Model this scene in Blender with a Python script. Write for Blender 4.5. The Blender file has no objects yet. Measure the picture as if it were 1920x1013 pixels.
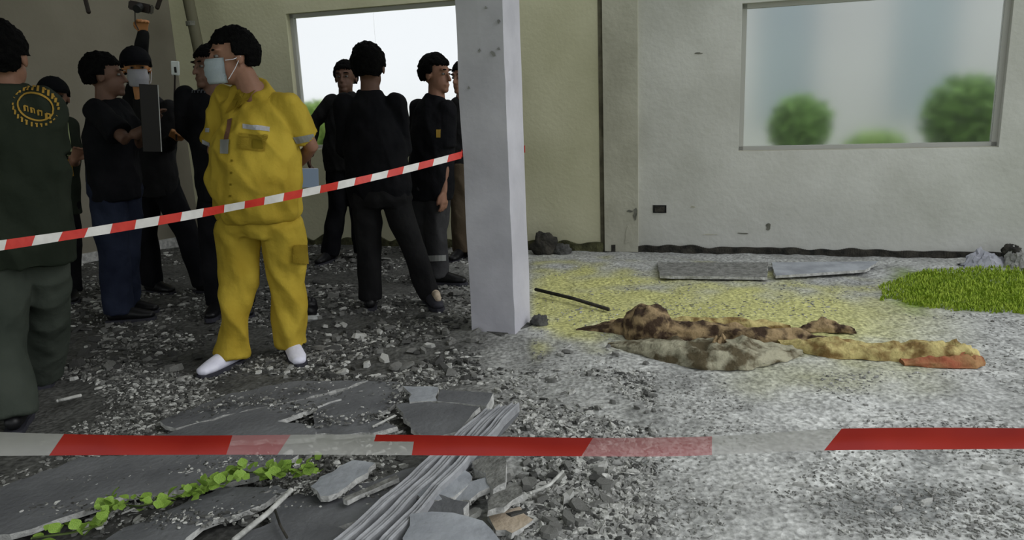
import bpy, bmesh, math, random
from mathutils import Vector, Matrix, noise
random.seed(7)
V = Vector
C = bpy.context.scene.collection
sc = bpy.context.scene
# ------------------------------------------------------------------ camera
F, CX, CY, H = 1400.0, 960.0, 506.5, 1.29
cam = bpy.data.objects.new('camera', bpy.data.cameras.new('camera')); C.objects.link(cam)
cam.data.sensor_fit = 'HORIZONTAL'; cam.data.sensor_width = 36; cam.data.lens = 36 * F / 1920
cam.data.clip_start = .02; cam.data.clip_end = 200
RM = Matrix.Rotation(math.radians(90 - 12.8), 3, 'X') @ Matrix.Rotation(math.radians(-2.3), 3, 'Z')
cam.matrix_world = Matrix.Translation((0, 0, H)) @ RM.to_4x4()
sc.camera = cam
# ------------------------------------------------------------------ light
w = bpy.data.worlds.new('sky'); sc.world = w; w.use_nodes = True
nt = w.node_tree; bg = nt.nodes['Background']
bg.inputs[0].default_value = (.93, .97, 1.0, 1); bg.inputs[1].default_value = 1.0
sun = bpy.data.objects.new('sun', bpy.data.lights.new('sun', 'SUN')); C.objects.link(sun)
sun.data.energy = 1.15; sun.data.angle = math.radians(40)
sun.rotation_euler = (math.radians(14), math.radians(56), 0)
vs = sc.view_settings; vs.view_transform = 'Standard'; vs.look = 'None'; vs.gamma = 1; vs.exposure = 0
vs.use_curve_mapping = False
# ------------------------------------------------------------------ pixel helpers (photograph 1920x1013)
def ray(px, py): return RM @ V(((px - CX) / F, -(py - CY) / F, -1))
def G(px, py, z=0.0):
    r = ray(px, py); t = (z - H) / r.z; return V((r.x * t, r.y * t, z))
def S(px, py, Y):
    r = ray(px, py); t = Y / r.y; return V((r.x * t, Y, H + r.z * t))
RI = RM.transposed()
def proj(p):
    q = RI @ (V(p) - V((0, 0, H)))
    if q.z > -.05: return (-9999, -9999)
    return (CX + F * q.x / -q.z, CY - F * q.y / -q.z)
# ------------------------------------------------------------------ materials
def mat(name, col, rough=.85, col2=None, scale=8, bump=0, bscale=60, metal=0, alpha=1, detail=6, contrast=(.35, .65), trans=0, spec=.3, stretch=None):
    m = bpy.data.materials.new(name); m.use_nodes = True; n = m.node_tree.nodes; l = m.node_tree.links
    b = n['Principled BSDF']; b.inputs['Roughness'].default_value = rough; b.inputs['Metallic'].default_value = metal
    b.inputs['Alpha'].default_value = alpha; b.inputs['Transmission Weight'].default_value = trans
    b.inputs['Specular IOR Level'].default_value = spec
    b.inputs['Base Color'].default_value = (*col, 1)
    tc = n.new('ShaderNodeTexCoord'); mp = n.new('ShaderNodeMapping'); l.new(tc.outputs['Object'], mp.inputs[0])
    if stretch: mp.inputs['Scale'].default_value = stretch
    if col2:
        t = n.new('ShaderNodeTexNoise'); t.inputs['Scale'].default_value = scale; t.inputs['Detail'].default_value = detail
        l.new(mp.outputs[0], t.inputs['Vector'])
        r = n.new('ShaderNodeValToRGB'); r.color_ramp.elements[0].position = contrast[0]; r.color_ramp.elements[1].position = contrast[1]
        r.color_ramp.elements[0].color = (*col, 1); r.color_ramp.elements[1].color = (*col2, 1)
        l.new(t.outputs[0], r.inputs[0]); l.new(r.outputs[0], b.inputs['Base Color'])
    if bump:
        t2 = n.new('ShaderNodeTexNoise'); t2.inputs['Scale'].default_value = bscale; t2.inputs['Detail'].default_value = 5
        l.new(mp.outputs[0], t2.inputs['Vector'])
        bp = n.new('ShaderNodeBump'); bp.inputs['Strength'].default_value = bump; bp.inputs['Distance'].default_value = .02
        l.new(t2.outputs[0], bp.inputs['Height']); l.new(bp.outputs[0], b.inputs['Normal'])
    return m
M = {}
M['olive'] = mat('olive_plaster', (.52, .505, .345), .9, (.63, .61, .44), 1.6, .15, 30)
M['grey_wall'] = mat('grey_plaster', (.48, .48, .44), .9, (.62, .62, .585), 1.6, .2, 25)
M['pilaster'] = mat('pilaster_plaster', (.38, .37, .30), .9, (.48, .47, .39), 3, .25, 25)
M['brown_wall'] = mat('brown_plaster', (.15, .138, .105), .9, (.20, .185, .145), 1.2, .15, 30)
M['column'] = mat('column_paint', (.41, .405, .45), .8, (.51, .505, .555), 3, .12, 20)
M['stain'] = mat('stain', (.10, .10, .08), .95, (.2, .2, .17), 20, .3)
M['dirt'] = mat('black_dirt_shade', (.018, .018, .016), .95, (.06, .055, .045), 14, .5)
M['chipm'] = mat('exposed_plaster', (.19, .19, .19), .95, (.28, .28, .28), 20)
M['ceil'] = mat('ceiling_plaster', (.34, .33, .3), .9, (.4, .39, .35), 2)
M['socket'] = mat('black_hole', (.01, .01, .01), .7)
M['white_metal'] = mat('painted_frame', (.42, .42, .39), .5)
M['slab'] = mat('slab_dark', (.105, .108, .115), .85, (.165, .17, .178), 4, .3, 40)
M['slab_light'] = mat('slab_pale', (.25, .265, .29), .8, (.38, .40, .43), 7, .3, 30)
M['edge'] = mat('broken_edge', (.30, .30, .29), .95, (.55, .55, .53), 30, .5)
M['rub_d'] = mat('rubble_dark', (.045, .045, .042), .95, (.10, .10, .095), 25, .5)
M['rub_m'] = mat('rubble_grey', (.13, .13, .12), .95, (.26, .26, .245), 25, .5)
M['rub_g'] = mat('rubble_right', (.22, .22, .21), .95, (.34, .34, .325), 25, .4)
M['rub_l'] = mat('rubble_pale', (.36, .36, .34), .9, (.60, .60, .57), 25, .4)
M['rail'] = mat('dull_aluminium', (.50, .51, .53), .5, (.70, .71, .73), 12, .2, 40, metal=.1)
M['tan'] = mat('tan_plaster', (.42, .34, .25), .9, (.5, .42, .33), 15, .3)
M['hair'] = mat('black_hair', (.0015, .0015, .002), .8, (.004, .004, .004), 60, .5, 150, spec=.06)
M['skin'] = mat('skin', (.21, .105, .07), .6, (.26, .135, .09), 12, .05)
M['skin_d'] = mat('skin_deep', (.10, .052, .036), .6, (.13, .07, .048), 12, .05)
M['skin_o'] = mat('tanned_skin', (.42, .18, .07), .6, (.47, .22, .09), 12, .05)
M['yellow'] = mat('yellow_cloth', (.35, .245, .026), .8, (.45, .33, .042), 5, .35, 22, spec=.12)
M['yellow_seam'] = mat('yellow_seam', (.30, .22, .015), .85)
M['black'] = mat('black_cloth', (.004, .0045, .006), .85, (.009, .009, .011), 6, .4, 22, spec=.08)
M['black2'] = mat('washed_black_cloth', (.009, .009, .010), .85, (.015, .015, .016), 6, .4, 22, spec=.08)
M['navy'] = mat('navy_denim', (.010, .013, .026), .85, (.022, .028, .05), 5, .4, 30, spec=.08)
M['green'] = mat('dark_green_cloth', (.014, .019, .013), .85, (.022, .028, .02), 4, .4, 18, spec=.08)
M['greygreen'] = mat('grey_green_cloth', (.034, .042, .034), .85, (.052, .061, .05), 4, .4, 18, spec=.08)
M['brown'] = mat('brown_cloth', (.06, .045, .03), .85, (.085, .065, .045), 5, .4, 20, spec=.08)
M['grey_tr'] = mat('charcoal_cloth', (.025, .025, .027), .85, (.045, .045, .048), 5, .4, 20, spec=.08)
M['white_cloth'] = mat('white_cloth', (.55, .56, .62), .7, (.68, .68, .74), 9, .1)
M['mask'] = mat('mask_blue', (.50, .58, .64), .8, (.60, .68, .73), 9, .1)
M['shoe_w'] = mat('white_shoe', (.62, .62, .74), .6, (.75, .75, .85), 14, .1)
M['sole'] = mat('dark_sole', (.03, .03, .04), .7)
M['shoe_b'] = mat('black_shoe', (.006, .006, .007), .45)
M['emblem'] = mat('emblem_thread', (.60, .38, .07), .8)
M['grey_text'] = mat('grey_print', (.18, .19, .22), .8)
M['hivis'] = mat('hivis_band', (.55, .62, .35), .6)
M['reflect'] = mat('reflective_band', (.38, .39, .38), .5)
M['red'] = mat('tape_red', (.52, .03, .022), .45, (.60, .045, .03), 20)
M['twhite'] = mat('tape_white', (.62, .60, .58), .45, (.72, .70, .68), 20)
M['fred'] = mat('front_tape_red', (.30, .012, .009), .4, (.36, .018, .012), 6)
M['fpink'] = mat('front_tape_pink', (.42, .13, .14), .4, (.46, .2, .21), 6, alpha=.7)
M['fwhite'] = mat('front_tape_white', (.38, .37, .365), .4, (.44, .43, .425), 6, alpha=.66)
M['leaf'] = mat('vine_leaf', (.13, .25, .03), .6, (.27, .40, .07), 14)
M['stem'] = mat('stem', (.12, .17, .05), .8)
M['bush'] = mat('bush_leaf', (.16, .32, .06), .7, (.26, .46, .12), 6)
M['bush2'] = mat('lime_bush_leaf', (.26, .46, .09), .7, (.42, .60, .16), 6)
M['lawn'] = mat('lawn', (.33, .40, .2), .9, (.45, .48, .3), 3)
M['grass'] = mat('grass_blade', (.22, .33, .02), .8, (.34, .44, .05), 12)
M['facade'] = mat('facade', (.62, .62, .64), .9, (.72, .72, .74), .8)
M['facade_b'] = mat('facade_blue', (.36, .42, .48), .5, (.42, .50, .54), .8)
M['heap_b'] = mat('brown_heap', (.05, .03, .018), .95, (.36, .26, .14), 14, 1, 24, contrast=(.42, .60))
M['heap_y'] = mat('ochre_heap', (.22, .14, .05), .95, (.56, .47, .20), 13, 1, 24, contrast=(.40, .58))
M['heap_r'] = mat('red_heap', (.32, .07, .04), .95, (.36, .2, .09), 9, .6, 30)
M['heap_g'] = mat('grey_cloth', (.10, .08, .045), .95, (.38, .36, .26), 11, 1, 24, contrast=(.42, .56))
M['camera_b'] = mat('camera_plastic', (.02, .012, .010), .5)
M['board'] = mat('dark_board', (.007, .006, .005), .6)
M['blue_box'] = mat('pale_blue_plastic', (.35, .45, .6), .5)
M['eye_w'] = mat('eye_white', (.16, .15, .14), .4)
M['screen'] = mat('pale_label', (.75, .8, .8), .5)
def glass(name, rough, col):
    m = bpy.data.materials.new(name); m.use_nodes = True; n = m.node_tree.nodes; l = m.node_tree.links
    b = n['Principled BSDF']; b.inputs['Base Color'].default_value = (*col, 1)
    b.inputs['Roughness'].default_value = rough; b.inputs['Transmission Weight'].default_value = 1; b.inputs['IOR'].default_value = 1.25
    return m
M['frost'] = glass('frosted_glass', .30, (.97, .98, .98))
M['frost2'] = glass('frosted_glass_light', .22, (.98, .98, .98))
# ------------------------------------------------------------------ object helpers
def link(name, me, m=None, parent=None, base=None, label=None):
    o = bpy.data.objects.new(name, me); C.objects.link(o)
    if m is not None:
        for x in (m if isinstance(m, (list, tuple)) else [m]): me.materials.append(x)
    if parent is not None:
        o.parent = parent
        b = V(parent.get('_b', (0, 0, 0))) if base is None else base
        if base is None: me.transform(Matrix.Translation(-b))
    if label: o['label'] = label
    return o
def tomesh(bm, smooth=False):
    me = bpy.data.meshes.new('m'); bm.normal_update(); bm.to_mesh(me); bm.free()
    if smooth: me.shade_smooth()
    return me
def obj(name, bm, m, parent=None, smooth=False, label=None):
    return link(name, tomesh(bm, smooth), m, parent, label=label)
def thing(name, label, cat, loc, group=None):
    o = bpy.data.objects.new(name, None); C.objects.link(o); o.location = loc
    o.empty_display_size = .1
    o['label'] = label; o['category'] = cat; o['_b'] = tuple(loc)
    if group: o['group'] = group
    return o
def solo(name, bm, m, label, cat, group=None, smooth=False, kind=None):
    me = tomesh(bm, smooth)
    c = sum((v.co for v in me.vertices), V((0, 0, 0))) / max(1, len(me.vertices)); c.z = min(v.co.z for v in me.vertices)
    me.transform(Matrix.Translation(-c))
    o = link(name, me, m); o.location = c; o['label'] = label; o['category'] = cat
    if group: o['group'] = group
    if kind: o['kind'] = kind
    return o
def structure(name, bm, m, parent=None):
    o = link(name, tomesh(bm), m)
    if parent: o.parent = parent
    else: o['kind'] = 'structure'
    return o
def box8(bm, p, mi=0):
    vs_ = [bm.verts.new(q) for q in p]
    for f in ((0, 3, 2, 1), (4, 5, 6, 7), (0, 1, 5, 4), (1, 2, 6, 5), (2, 3, 7, 6), (3, 0, 4, 7)):
        fc = bm.faces.new([vs_[i] for i in f]); fc.material_index = mi
def box(bm, lo, hi, mx=None):
    p = [V((x, y, z)) for z in (lo[2], hi[2]) for x, y in ((lo[0], lo[1]), (hi[0], lo[1]), (hi[0], hi[1]), (lo[0], hi[1]))]
    if mx is not None: p = [mx @ q for q in p]
    box8(bm, p)
def tube(bm, secs, side=V((1, 0, 0)), n=14, mi=0):
    """loft of elliptical sections: secs = [(point, a, b)], a along side, b across; rounded end caps come from remesh"""
    rings = []
    P = [V(s[0]) for s in secs]
    for i, (p, a, b) in enumerate(secs):
        t = (P[min(i + 1, len(P) - 1)] - P[max(i - 1, 0)])
        if t.length < 1e-6: t = V((0, 0, 1))
        t.normalize(); s = side - t * side.dot(t)
        if s.length < .05: s = t.orthogonal()
        s.normalize(); u = t.cross(s)
        rings.append([bm.verts.new(V(p) + s * a * math.cos(k * 2 * math.pi / n) + u * b * math.sin(k * 2 * math.pi / n)) for k in range(n)])
    for r0, r1 in zip(rings, rings[1:]):
        for k in range(n):
            f = bm.faces.new((r0[k], r0[(k + 1) % n], r1[(k + 1) % n], r1[k])); f.material_index = mi
    f = bm.faces.new(rings[0][::-1]); f.material_index = mi
    f = bm.faces.new(rings[-1]); f.material_index = mi
def limb(bm, pts, rs, n=12):
    """round limb with hemispherical ends"""
    tube(bm, [(p, r, r) for p, r in zip(pts, rs)], V((1, .13, .07)), n)
    ball(bm, pts[0], (rs[0],) * 3); ball(bm, pts[-1], (rs[-1],) * 3)
def ball(bm, c, r, basis=None, seg=14, rings=9, fn=None):
    mx = Matrix.Translation(V(c)) @ (basis.to_4x4() if basis else Matrix.Identity(4))
    vv = []
    for i in range(rings + 1):
        th = math.pi * i / rings
        row = []
        for j in range(seg if 0 < i < rings else 1):
            ph = 2 * math.pi * j / seg
            d = V((math.sin(th) * math.cos(ph), math.sin(th) * math.sin(ph), math.cos(th)))
            k = fn(d) if fn else 1
            row.append(bm.verts.new(mx @ V((d.x * r[0] * k, d.y * r[1] * k, d.z * r[2] * k))))
        vv.append(row)
    for i in range(rings):
        a, b = vv[i], vv[i + 1]
        for j in range(seg):
            j2 = (j + 1) % seg
            if len(a) == 1: bm.faces.new((a[0], b[j], b[j2]))
            elif len(b) == 1: bm.faces.new((a[j], b[0], a[j2]))
            else: bm.faces.new((a[j], b[j], b[j2], a[j2]))
def remesh(bm, vox, smooth=4, fold=0, fscale=(9, 9, 5), seed=0):
    """union all the lofts into one continuous skin"""
    me = tomesh(bm); o = bpy.data.objects.new('tmp', me); C.objects.link(o)
    r = o.modifiers.new('r', 'REMESH'); r.mode = 'VOXEL'; r.voxel_size = vox; r.use_smooth_shade = True
    s = o.modifiers.new('s', 'SMOOTH'); s.factor = .5; s.iterations = smooth
    dg = bpy.context.evaluated_depsgraph_get()
    out = bpy.data.meshes.new_from_object(o.evaluated_get(dg))
    bpy.data.objects.remove(o); bpy.data.meshes.remove(me)
    if fold:
        ns = [v.normal.copy() for v in out.vertices]
        for v, nn in zip(out.vertices, ns):
            q = V((v.co.x * fscale[0] + seed, v.co.y * fscale[1], v.co.z * fscale[2] + v.co.x * 4))
            k = noise.noise(q); k2 = noise.noise(q * 2.3)
            v.co += nn * fold * ((1 - abs(k) * 3) * .9 + k2 * .6)
    out.shade_smooth()
    return out
# ------------------------------------------------------------------ building shell
WA = V((.63, 6.34, 0)); WE = V((.951, -.309, 0)).normalized(); WN = V((WE.y, -WE.x, 0))   # WN points toward camera side
if WN.y > 0: WN = -WN
def wall_uz(px, py):
    r = ray(px, py); o0 = V((0, 0, H)); t = (WA - o0).dot(WN) / r.dot(WN); p = o0 + r * t
    return (p - WA).dot(WE), p.z
def wallbox(bm, u0, u1, z0, z1, n0, n1):
    pts = []
    for z in (z0, z1):
        for u, n_ in ((u0, n0), (u1, n0), (u1, n1), (u0, n1)):
            q = WA + WE * u + WN * n_; pts.append(V((q.x, q.y, z)))
    box8(bm, pts)
ZT = 3.3
uc = wall_uz(372, 420)[0]
us, _ = wall_uz(1130, 300); us2, _ = wall_uz(1197, 300)
l0, _ = wall_uz(548, 150); l1 = wall_uz(866, 150)[0]; zl0 = wall_uz(700, 278)[1]; zl1 = wall_uz(700, 12)[1]
r0, _ = wall_uz(1388, 150); r1 = wall_uz(1886, 150)[0]; zr0 = wall_uz(1640, 280)[1]; zr1 = wall_uz(1640, -12)[1]
TH = -.16
bm = bmesh.new()
wallbox(bm, uc - .1, l0, 0, ZT, 0, TH); wallbox(bm, l0, l1, 0, zl0, 0, TH); wallbox(bm, l0, l1, zl1, ZT, 0, TH); wallbox(bm, l1, us + .02, 0, ZT, 0, TH)
structure('wall_back', bm, M['olive'])
bm = bmesh.new()
wallbox(bm, us + .02, r0, 0, ZT, 0, TH); wallbox(bm, r0, r1, 0, zr0, 0, TH); wallbox(bm, r0, r1, zr1, ZT, 0, TH); wallbox(bm, r1, 6, 0, ZT, 0, TH)
structure('wall_right', bm, M['grey_wall'])
bm = bmesh.new(); wallbox(bm, us + .015, us2, 0, ZT, .03, -.02); structure('trim_1', bm, M['pilaster'])
bm = bmesh.new(); wallbox(bm, us - .025, us + .012, 0, ZT, .006, -.02); structure('trim_2', bm, mat('joint', (.07, .065, .045), .9, (.14, .13, .09), 12))
# left wall
cr = WA + WE * uc
LD = V((-.6, -.8, 0)); LN = V((.8, -.6, 0))
def leftbox(bm, a, b, z0, z1, n0, n1):
    pts = []
    for z in (z0, z1):
        for u, n_ in ((a, n0), (b, n0), (b, n1), (a, n1)):
            q = cr + LD * u + LN * n_; pts.append(V((q.x, q.y, z)))
    box8(bm, pts)
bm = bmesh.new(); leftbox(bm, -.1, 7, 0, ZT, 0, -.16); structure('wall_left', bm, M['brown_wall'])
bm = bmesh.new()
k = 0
for i in range(300):      # black strip for dirt and the painted shadow gap at the right wall's foot
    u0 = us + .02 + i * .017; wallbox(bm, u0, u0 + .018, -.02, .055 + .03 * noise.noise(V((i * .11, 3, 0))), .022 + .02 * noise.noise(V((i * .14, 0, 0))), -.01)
structure('dirt_shadow_gap_right', bm, M['dirt'])
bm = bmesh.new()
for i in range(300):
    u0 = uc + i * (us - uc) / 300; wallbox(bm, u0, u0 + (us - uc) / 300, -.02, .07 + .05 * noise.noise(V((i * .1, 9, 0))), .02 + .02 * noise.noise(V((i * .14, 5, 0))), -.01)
structure('moss_shadow_gap_back', bm, mat('mossy_dirt', (.04, .04, .02), .95, (.12, .12, .06), 14, .5))  # moss and dirt, with the wall-foot shadow gap painted into the colour
bm = bmesh.new(); leftbox(bm, .1, 6, -.02, .09, .03, -.01)
structure('baseboard_left', bm, M['edge'])
# ceiling over the left and centre; the right side stands open to the sky
bm = bmesh.new()
roof = [cr + LD * -.3 - LN * .3, cr + WE * .9 + WN * -.1, cr + WE * 1.2 + WN * 1.7, WA + WE * -1.0 + WN * 2.0, WA + WE * -.45 + WN * 1.2, WA + WE * 1.2 - WN * .2, V((1.3, 2.6, 0)), V((1.0, .6, 0)), V((.2, -1.6, 0)), V((-7, -1.6, 0)), V((-8.5, 3, 0))]  # unseen outline; notch along the back wall added to brighten it
lo_ = [bm.verts.new((p.x, p.y, ZT)) for p in roof]; hi_ = [bm.verts.new((p.x, p.y, ZT + .18)) for p in roof]
bm.faces.new(lo_); bm.faces.new(hi_[::-1])
for i in range(len(roof)):
    j = (i + 1) % len(roof); bm.faces.new((lo_[i], lo_[j], hi_[j], hi_[i]))
structure('ceiling', bm, M['ceil'])
# column
ca = math.radians(-20)
fx = V((math.cos(ca), math.sin(ca), 0)); fy = V((-math.sin(ca), math.cos(ca), 0))
pc = G(966, 629)                                   # corner between front and right faces
bm = bmesh.new(); NZ = 40
cw, cd = .262, .27
prof = [(-cw, 0), (-cw * .5, 0), (0, 0), (0, cd * .5), (0, cd), (-cw, cd)]
rows = []
for i in range(NZ + 1):
    z = ZT * i / NZ; row = []
    for j, (a, b) in enumerate(prof):
        k = .006 * noise.noise(V((a * 9, b * 9, z * 2.5))) + (.004 * noise.noise(V((j, 0, z * 14))) if j == 2 else 0)
        row.append(bm.verts.new(pc + fx * (a + k) + fy * (b + k) + V((0, 0, z - .02))))
    rows.append(row)
for a, b in zip(rows, rows[1:]):
    for j in range(6): bm.faces.new((a[j], a[(j + 1) % 6], b[(j + 1) % 6], b[j]))
bm.faces.new(rows[-1]); 
column = thing('concrete_column', 'pale grey square concrete column with chipped plaster near its top', 'column', pc)
obj('shaft', bm, M['column'], column)
bm = bmesh.new()
tube(bm, [(pc + fx * -.13 + fy * .13 + V((0, 0, -.02)), .20, .20), (pc + fx * -.13 + fy * .13 + V((0, 0, .012)), .19, .19)], V((1, 0, 0)), 4)
obj('footing', bm, M['rub_d'], column)
for (px, py, s) in ((900, 95, 1), (925, 100, 1.5), (936, 92, .8), (912, 15, .8), (936, 40, 1), (880, 165, .7)):
    r = ray(px, py); n_ = -fy; t = (pc - V((0, 0, H))).dot(n_) / r.dot(n_); q = V((0, 0, H)) + r * t
    bm = bmesh.new(); pts = []
    for j in range(9):
        a = j * 2 * math.pi / 9; rr = .008 * s * random.uniform(.5, 1.4); pts.append((math.cos(a) * rr * 1.1, math.sin(a) * rr * 1.3))
    fv = [bm.verts.new(q + fx * a + V((0, 0, b)) + n_ * .0085) for a, b in pts]; bv = [bm.verts.new(q + fx * a * .8 + V((0, 0, b * .8)) + n_ * -.012) for a, b in pts]
    bm.faces.new(fv)
    for j in range(9): bm.faces.new((fv[j], bv[j], bv[(j + 1) % 9], fv[(j + 1) % 9]))
    obj('chip', bm, M['chipm'], column, label='dark chip in the plaster')
# ------------------------------------------------------------------ windows
def window(idx, u0, u1, z0, z1, panes, fm):
    root = bpy.data.objects.new('window_%d' % idx, None); C.objects.link(root); root['kind'] = 'structure'; root['_b'] = (0, 0, 0)
    w_ = .035
    bm = bmesh.new(); n0, n1 = -.06, -.11
    wallbox(bm, u0, u0 + w_, z0, z1, n0, n1); wallbox(bm, u1 - w_, u1, z0, z1, n0, n1); wallbox(bm, u0, u1, z0, z0 + w_, n0, n1); wallbox(bm, u0, u1, z1 - w_, z1, n0, n1)
    link('window_frame', tomesh(bm), M['white_metal'], root)
    du = (u1 - u0 - 2 * w_) / panes
    for i in range(panes):
        bm = bmesh.new(); wallbox(bm, u0 + w_ + du * i, u0 + w_ + du * (i + 1), z0 + w_, z1 - w_, -.082, -.088)
        link('pane', tomesh(bm), fm, root)
    bm = bmesh.new(); wallbox(bm, u0 - .0, u1 + .0, z0 - .03, z0 + .004, -.02, -.2); link('window_sill', tomesh(bm), M['pilaster'], root)
window(1, l0, l1, zl0, zl1, 2, M['frost2'])
window(2, r0, r1, zr0, zr1, 3, M['frost'])
# wall marks
def wall_pt(px, py, n_=0):
    u, z = wall_uz(px, py); q = WA + WE * u + WN * n_; return V((q.x, q.y, z))
u, z = wall_uz(1237, 392)
sk = thing('wall_socket', 'small black empty socket box set low in the grey wall', 'socket', wall_pt(1237, 392))
bm = bmesh.new(); wallbox(bm, u - .055, u + .055, z - .032, z + .032, .008, -.03); obj('box_frame', bm, M['socket'], sk)
bm = bmesh.new(); wallbox(bm, u - .04, u + .04, z - .022, z + .022, .011, .0); obj('cover', bm, M['dirt'], sk)
for (px, py, a, b, m_) in ((1183, 395, .03, .012, 'stain'), (1192, 400, .02, .05, 'stain'), (1180, 440, .05, .10, 'pilaster'), (1310, 100, .03, .008, 'stain'), (1299, 388, .02, .015, 'pilaster'),
                       (1440, 425, .02, .03, 'stain'), (1330, 440, .09, .007, 'pilaster'), (1395, 438, .06, .007, 'stain')):
    bm = bmesh.new(); q = wall_pt(px, py, .034 if px < 1197 else .003); pts = []
    for j in range(11):
        t = j * 2 * math.pi / 11; k = random.uniform(.5, 1.2); pts.append(bm.verts.new(q + WE * math.cos(t) * a * k + V((0, 0, math.sin(t) * b * k))))
    bm.faces.new(pts); r = bmesh.ops.extrude_face_region(bm, geom=bm.faces[:]); bmesh.ops.translate(bm, vec=WN * -.006, verts=[x for x in r['geom'] if isinstance(x, bmesh.types.BMVert)])
    tn = globals().get('tn', 2) + 1; structure('trim_%d' % tn, bm, M[m_])
# pipe in the left corner
bm = bmesh.new(); tube(bm, [(S(345, -40, 7.2), .05, .05), (S(376, 110, 7.2), .05, .05), (S(392, 300, 7.2), .05, .05), (S(400, 436, 7.25), .05, .05)], n=16)
bk = thing('wall_pipe', 'olive pipe running down the wall corner behind the masked man', 'pipe', G(400, 440)); obj('pipe_run', bm, mat('pipe', (.10, .095, .06), .8), bk, True)
for i, (px, py) in enumerate(((360, 40), (384, 200))):
    bm = bmesh.new(); p_ = S(px, py, 7.2); tube(bm, [(p_, .056, .056), (p_ + V((0, 0, -.04)), .056, .056)], n=16); obj('bracket', bm, M['stain'], bk)
# ------------------------------------------------------------------ ground
import array
def rub_zone(px, py):
    """what lies here: 0 fine pale dust .. 1 coarse dark litter, read off positions on the ground"""
    t = 1 - min(1, max(0, (px - 860) / 260)); return t
nx, ny = 420, 260
X0, X1, Y0, Y1 = -5.2, 5.4, .9, 8.2
vs_, cols, fs = [], [], []
def hz(x, y):
    n1 = noise.noise(V((x * 1.3, y * 1.3, 0))); n2 = noise.noise(V((x * 6, y * 6, 4))); n3 = noise.noise(V((x * 17, y * 17, 8)))
    return n1 * .02 + n2 * .010 + n3 * .006
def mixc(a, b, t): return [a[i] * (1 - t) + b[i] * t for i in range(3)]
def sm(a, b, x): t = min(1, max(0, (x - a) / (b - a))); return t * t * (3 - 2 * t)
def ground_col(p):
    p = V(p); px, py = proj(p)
    c = mixc((.085, .085, .08), (.46, .465, .45), sm(780, 1120, px + 60 * noise.noise(V((p.x * 3, p.y * 3, 1)))))  # left side: dark litter, with the roof's shade also put into the colour
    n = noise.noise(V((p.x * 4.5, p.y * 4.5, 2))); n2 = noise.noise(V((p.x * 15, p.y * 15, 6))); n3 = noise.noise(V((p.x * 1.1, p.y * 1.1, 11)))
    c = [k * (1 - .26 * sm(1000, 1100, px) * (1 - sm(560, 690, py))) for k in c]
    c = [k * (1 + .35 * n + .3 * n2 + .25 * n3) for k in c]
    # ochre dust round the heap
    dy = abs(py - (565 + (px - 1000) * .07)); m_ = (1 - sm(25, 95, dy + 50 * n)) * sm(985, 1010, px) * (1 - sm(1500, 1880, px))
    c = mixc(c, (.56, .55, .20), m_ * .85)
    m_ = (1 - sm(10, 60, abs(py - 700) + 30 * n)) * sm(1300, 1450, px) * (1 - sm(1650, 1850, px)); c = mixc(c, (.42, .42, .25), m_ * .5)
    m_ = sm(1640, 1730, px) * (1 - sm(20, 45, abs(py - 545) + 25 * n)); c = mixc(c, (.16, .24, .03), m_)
    # pale board dust by the wall, darker grey patch lower right
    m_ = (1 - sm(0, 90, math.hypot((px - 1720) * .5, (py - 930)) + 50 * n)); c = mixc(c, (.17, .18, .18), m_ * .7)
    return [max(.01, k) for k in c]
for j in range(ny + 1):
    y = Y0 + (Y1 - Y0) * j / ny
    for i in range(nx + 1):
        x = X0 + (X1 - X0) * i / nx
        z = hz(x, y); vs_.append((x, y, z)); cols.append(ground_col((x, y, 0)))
for j in range(ny):
    for i in range(nx):
        a = j * (nx + 1) + i; fs.append((a, a + 1, a + nx + 2, a + nx + 1))
me = bpy.data.meshes.new('floor'); me.from_pydata(vs_, [], fs); me.shade_smooth()
at_ = me.color_attributes.new('dust', 'FLOAT_COLOR', 'POINT')  # ground tones: dust, litter and the shade painted in on the left
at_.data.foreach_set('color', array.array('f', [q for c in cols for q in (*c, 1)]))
gm = bpy.data.materials.new('ground_litter_shade'); gm.use_nodes = True; n = gm.node_tree.nodes; l = gm.node_tree.links
b = n['Principled BSDF']; b.inputs['Roughness'].default_value = .95; b.inputs['Specular IOR Level'].default_value = .15
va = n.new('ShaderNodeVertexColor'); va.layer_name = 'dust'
tc = n.new('ShaderNodeTexCoord'); t1 = n.new('ShaderNodeTexNoise'); t1.inputs['Scale'].default_value = 45; t1.inputs['Detail'].default_value = 8; l.new(tc.outputs['Object'], t1.inputs[0])
t2 = n.new('ShaderNodeTexVoronoi'); t2.inputs['Scale'].default_value = 38; l.new(tc.outputs['Object'], t2.inputs[0])
rr = n.new('ShaderNodeMapRange'); rr.inputs[1].default_value = .3; rr.inputs[2].default_value = .7; rr.inputs[3].default_value = .55; rr.inputs[4].default_value = 1.45; l.new(t1.outputs[0], rr.inputs[0])
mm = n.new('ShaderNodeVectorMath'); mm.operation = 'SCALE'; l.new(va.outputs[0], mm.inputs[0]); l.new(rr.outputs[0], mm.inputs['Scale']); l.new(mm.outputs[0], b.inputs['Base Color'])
bp = n.new('ShaderNodeBump'); bp.inputs['Strength'].default_value = .4; bp.inputs['Distance'].default_value = .015; l.new(t2.outputs[0], bp.inputs['Height'])
b2 = n.new('ShaderNodeBump'); b2.inputs['Strength'].default_value = .5; b2.inputs['Distance'].default_value = .01; l.new(t1.outputs[0], b2.inputs['Height']); l.new(bp.outputs[0], b2.inputs['Normal']); l.new(b2.outputs[0], b.inputs['Normal'])
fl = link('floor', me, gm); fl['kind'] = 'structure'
bm = bmesh.new(); box(bm, (-40, -20, -.25), (40, 60, -.06)); structure('ground', bm, M['lawn'])
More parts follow.
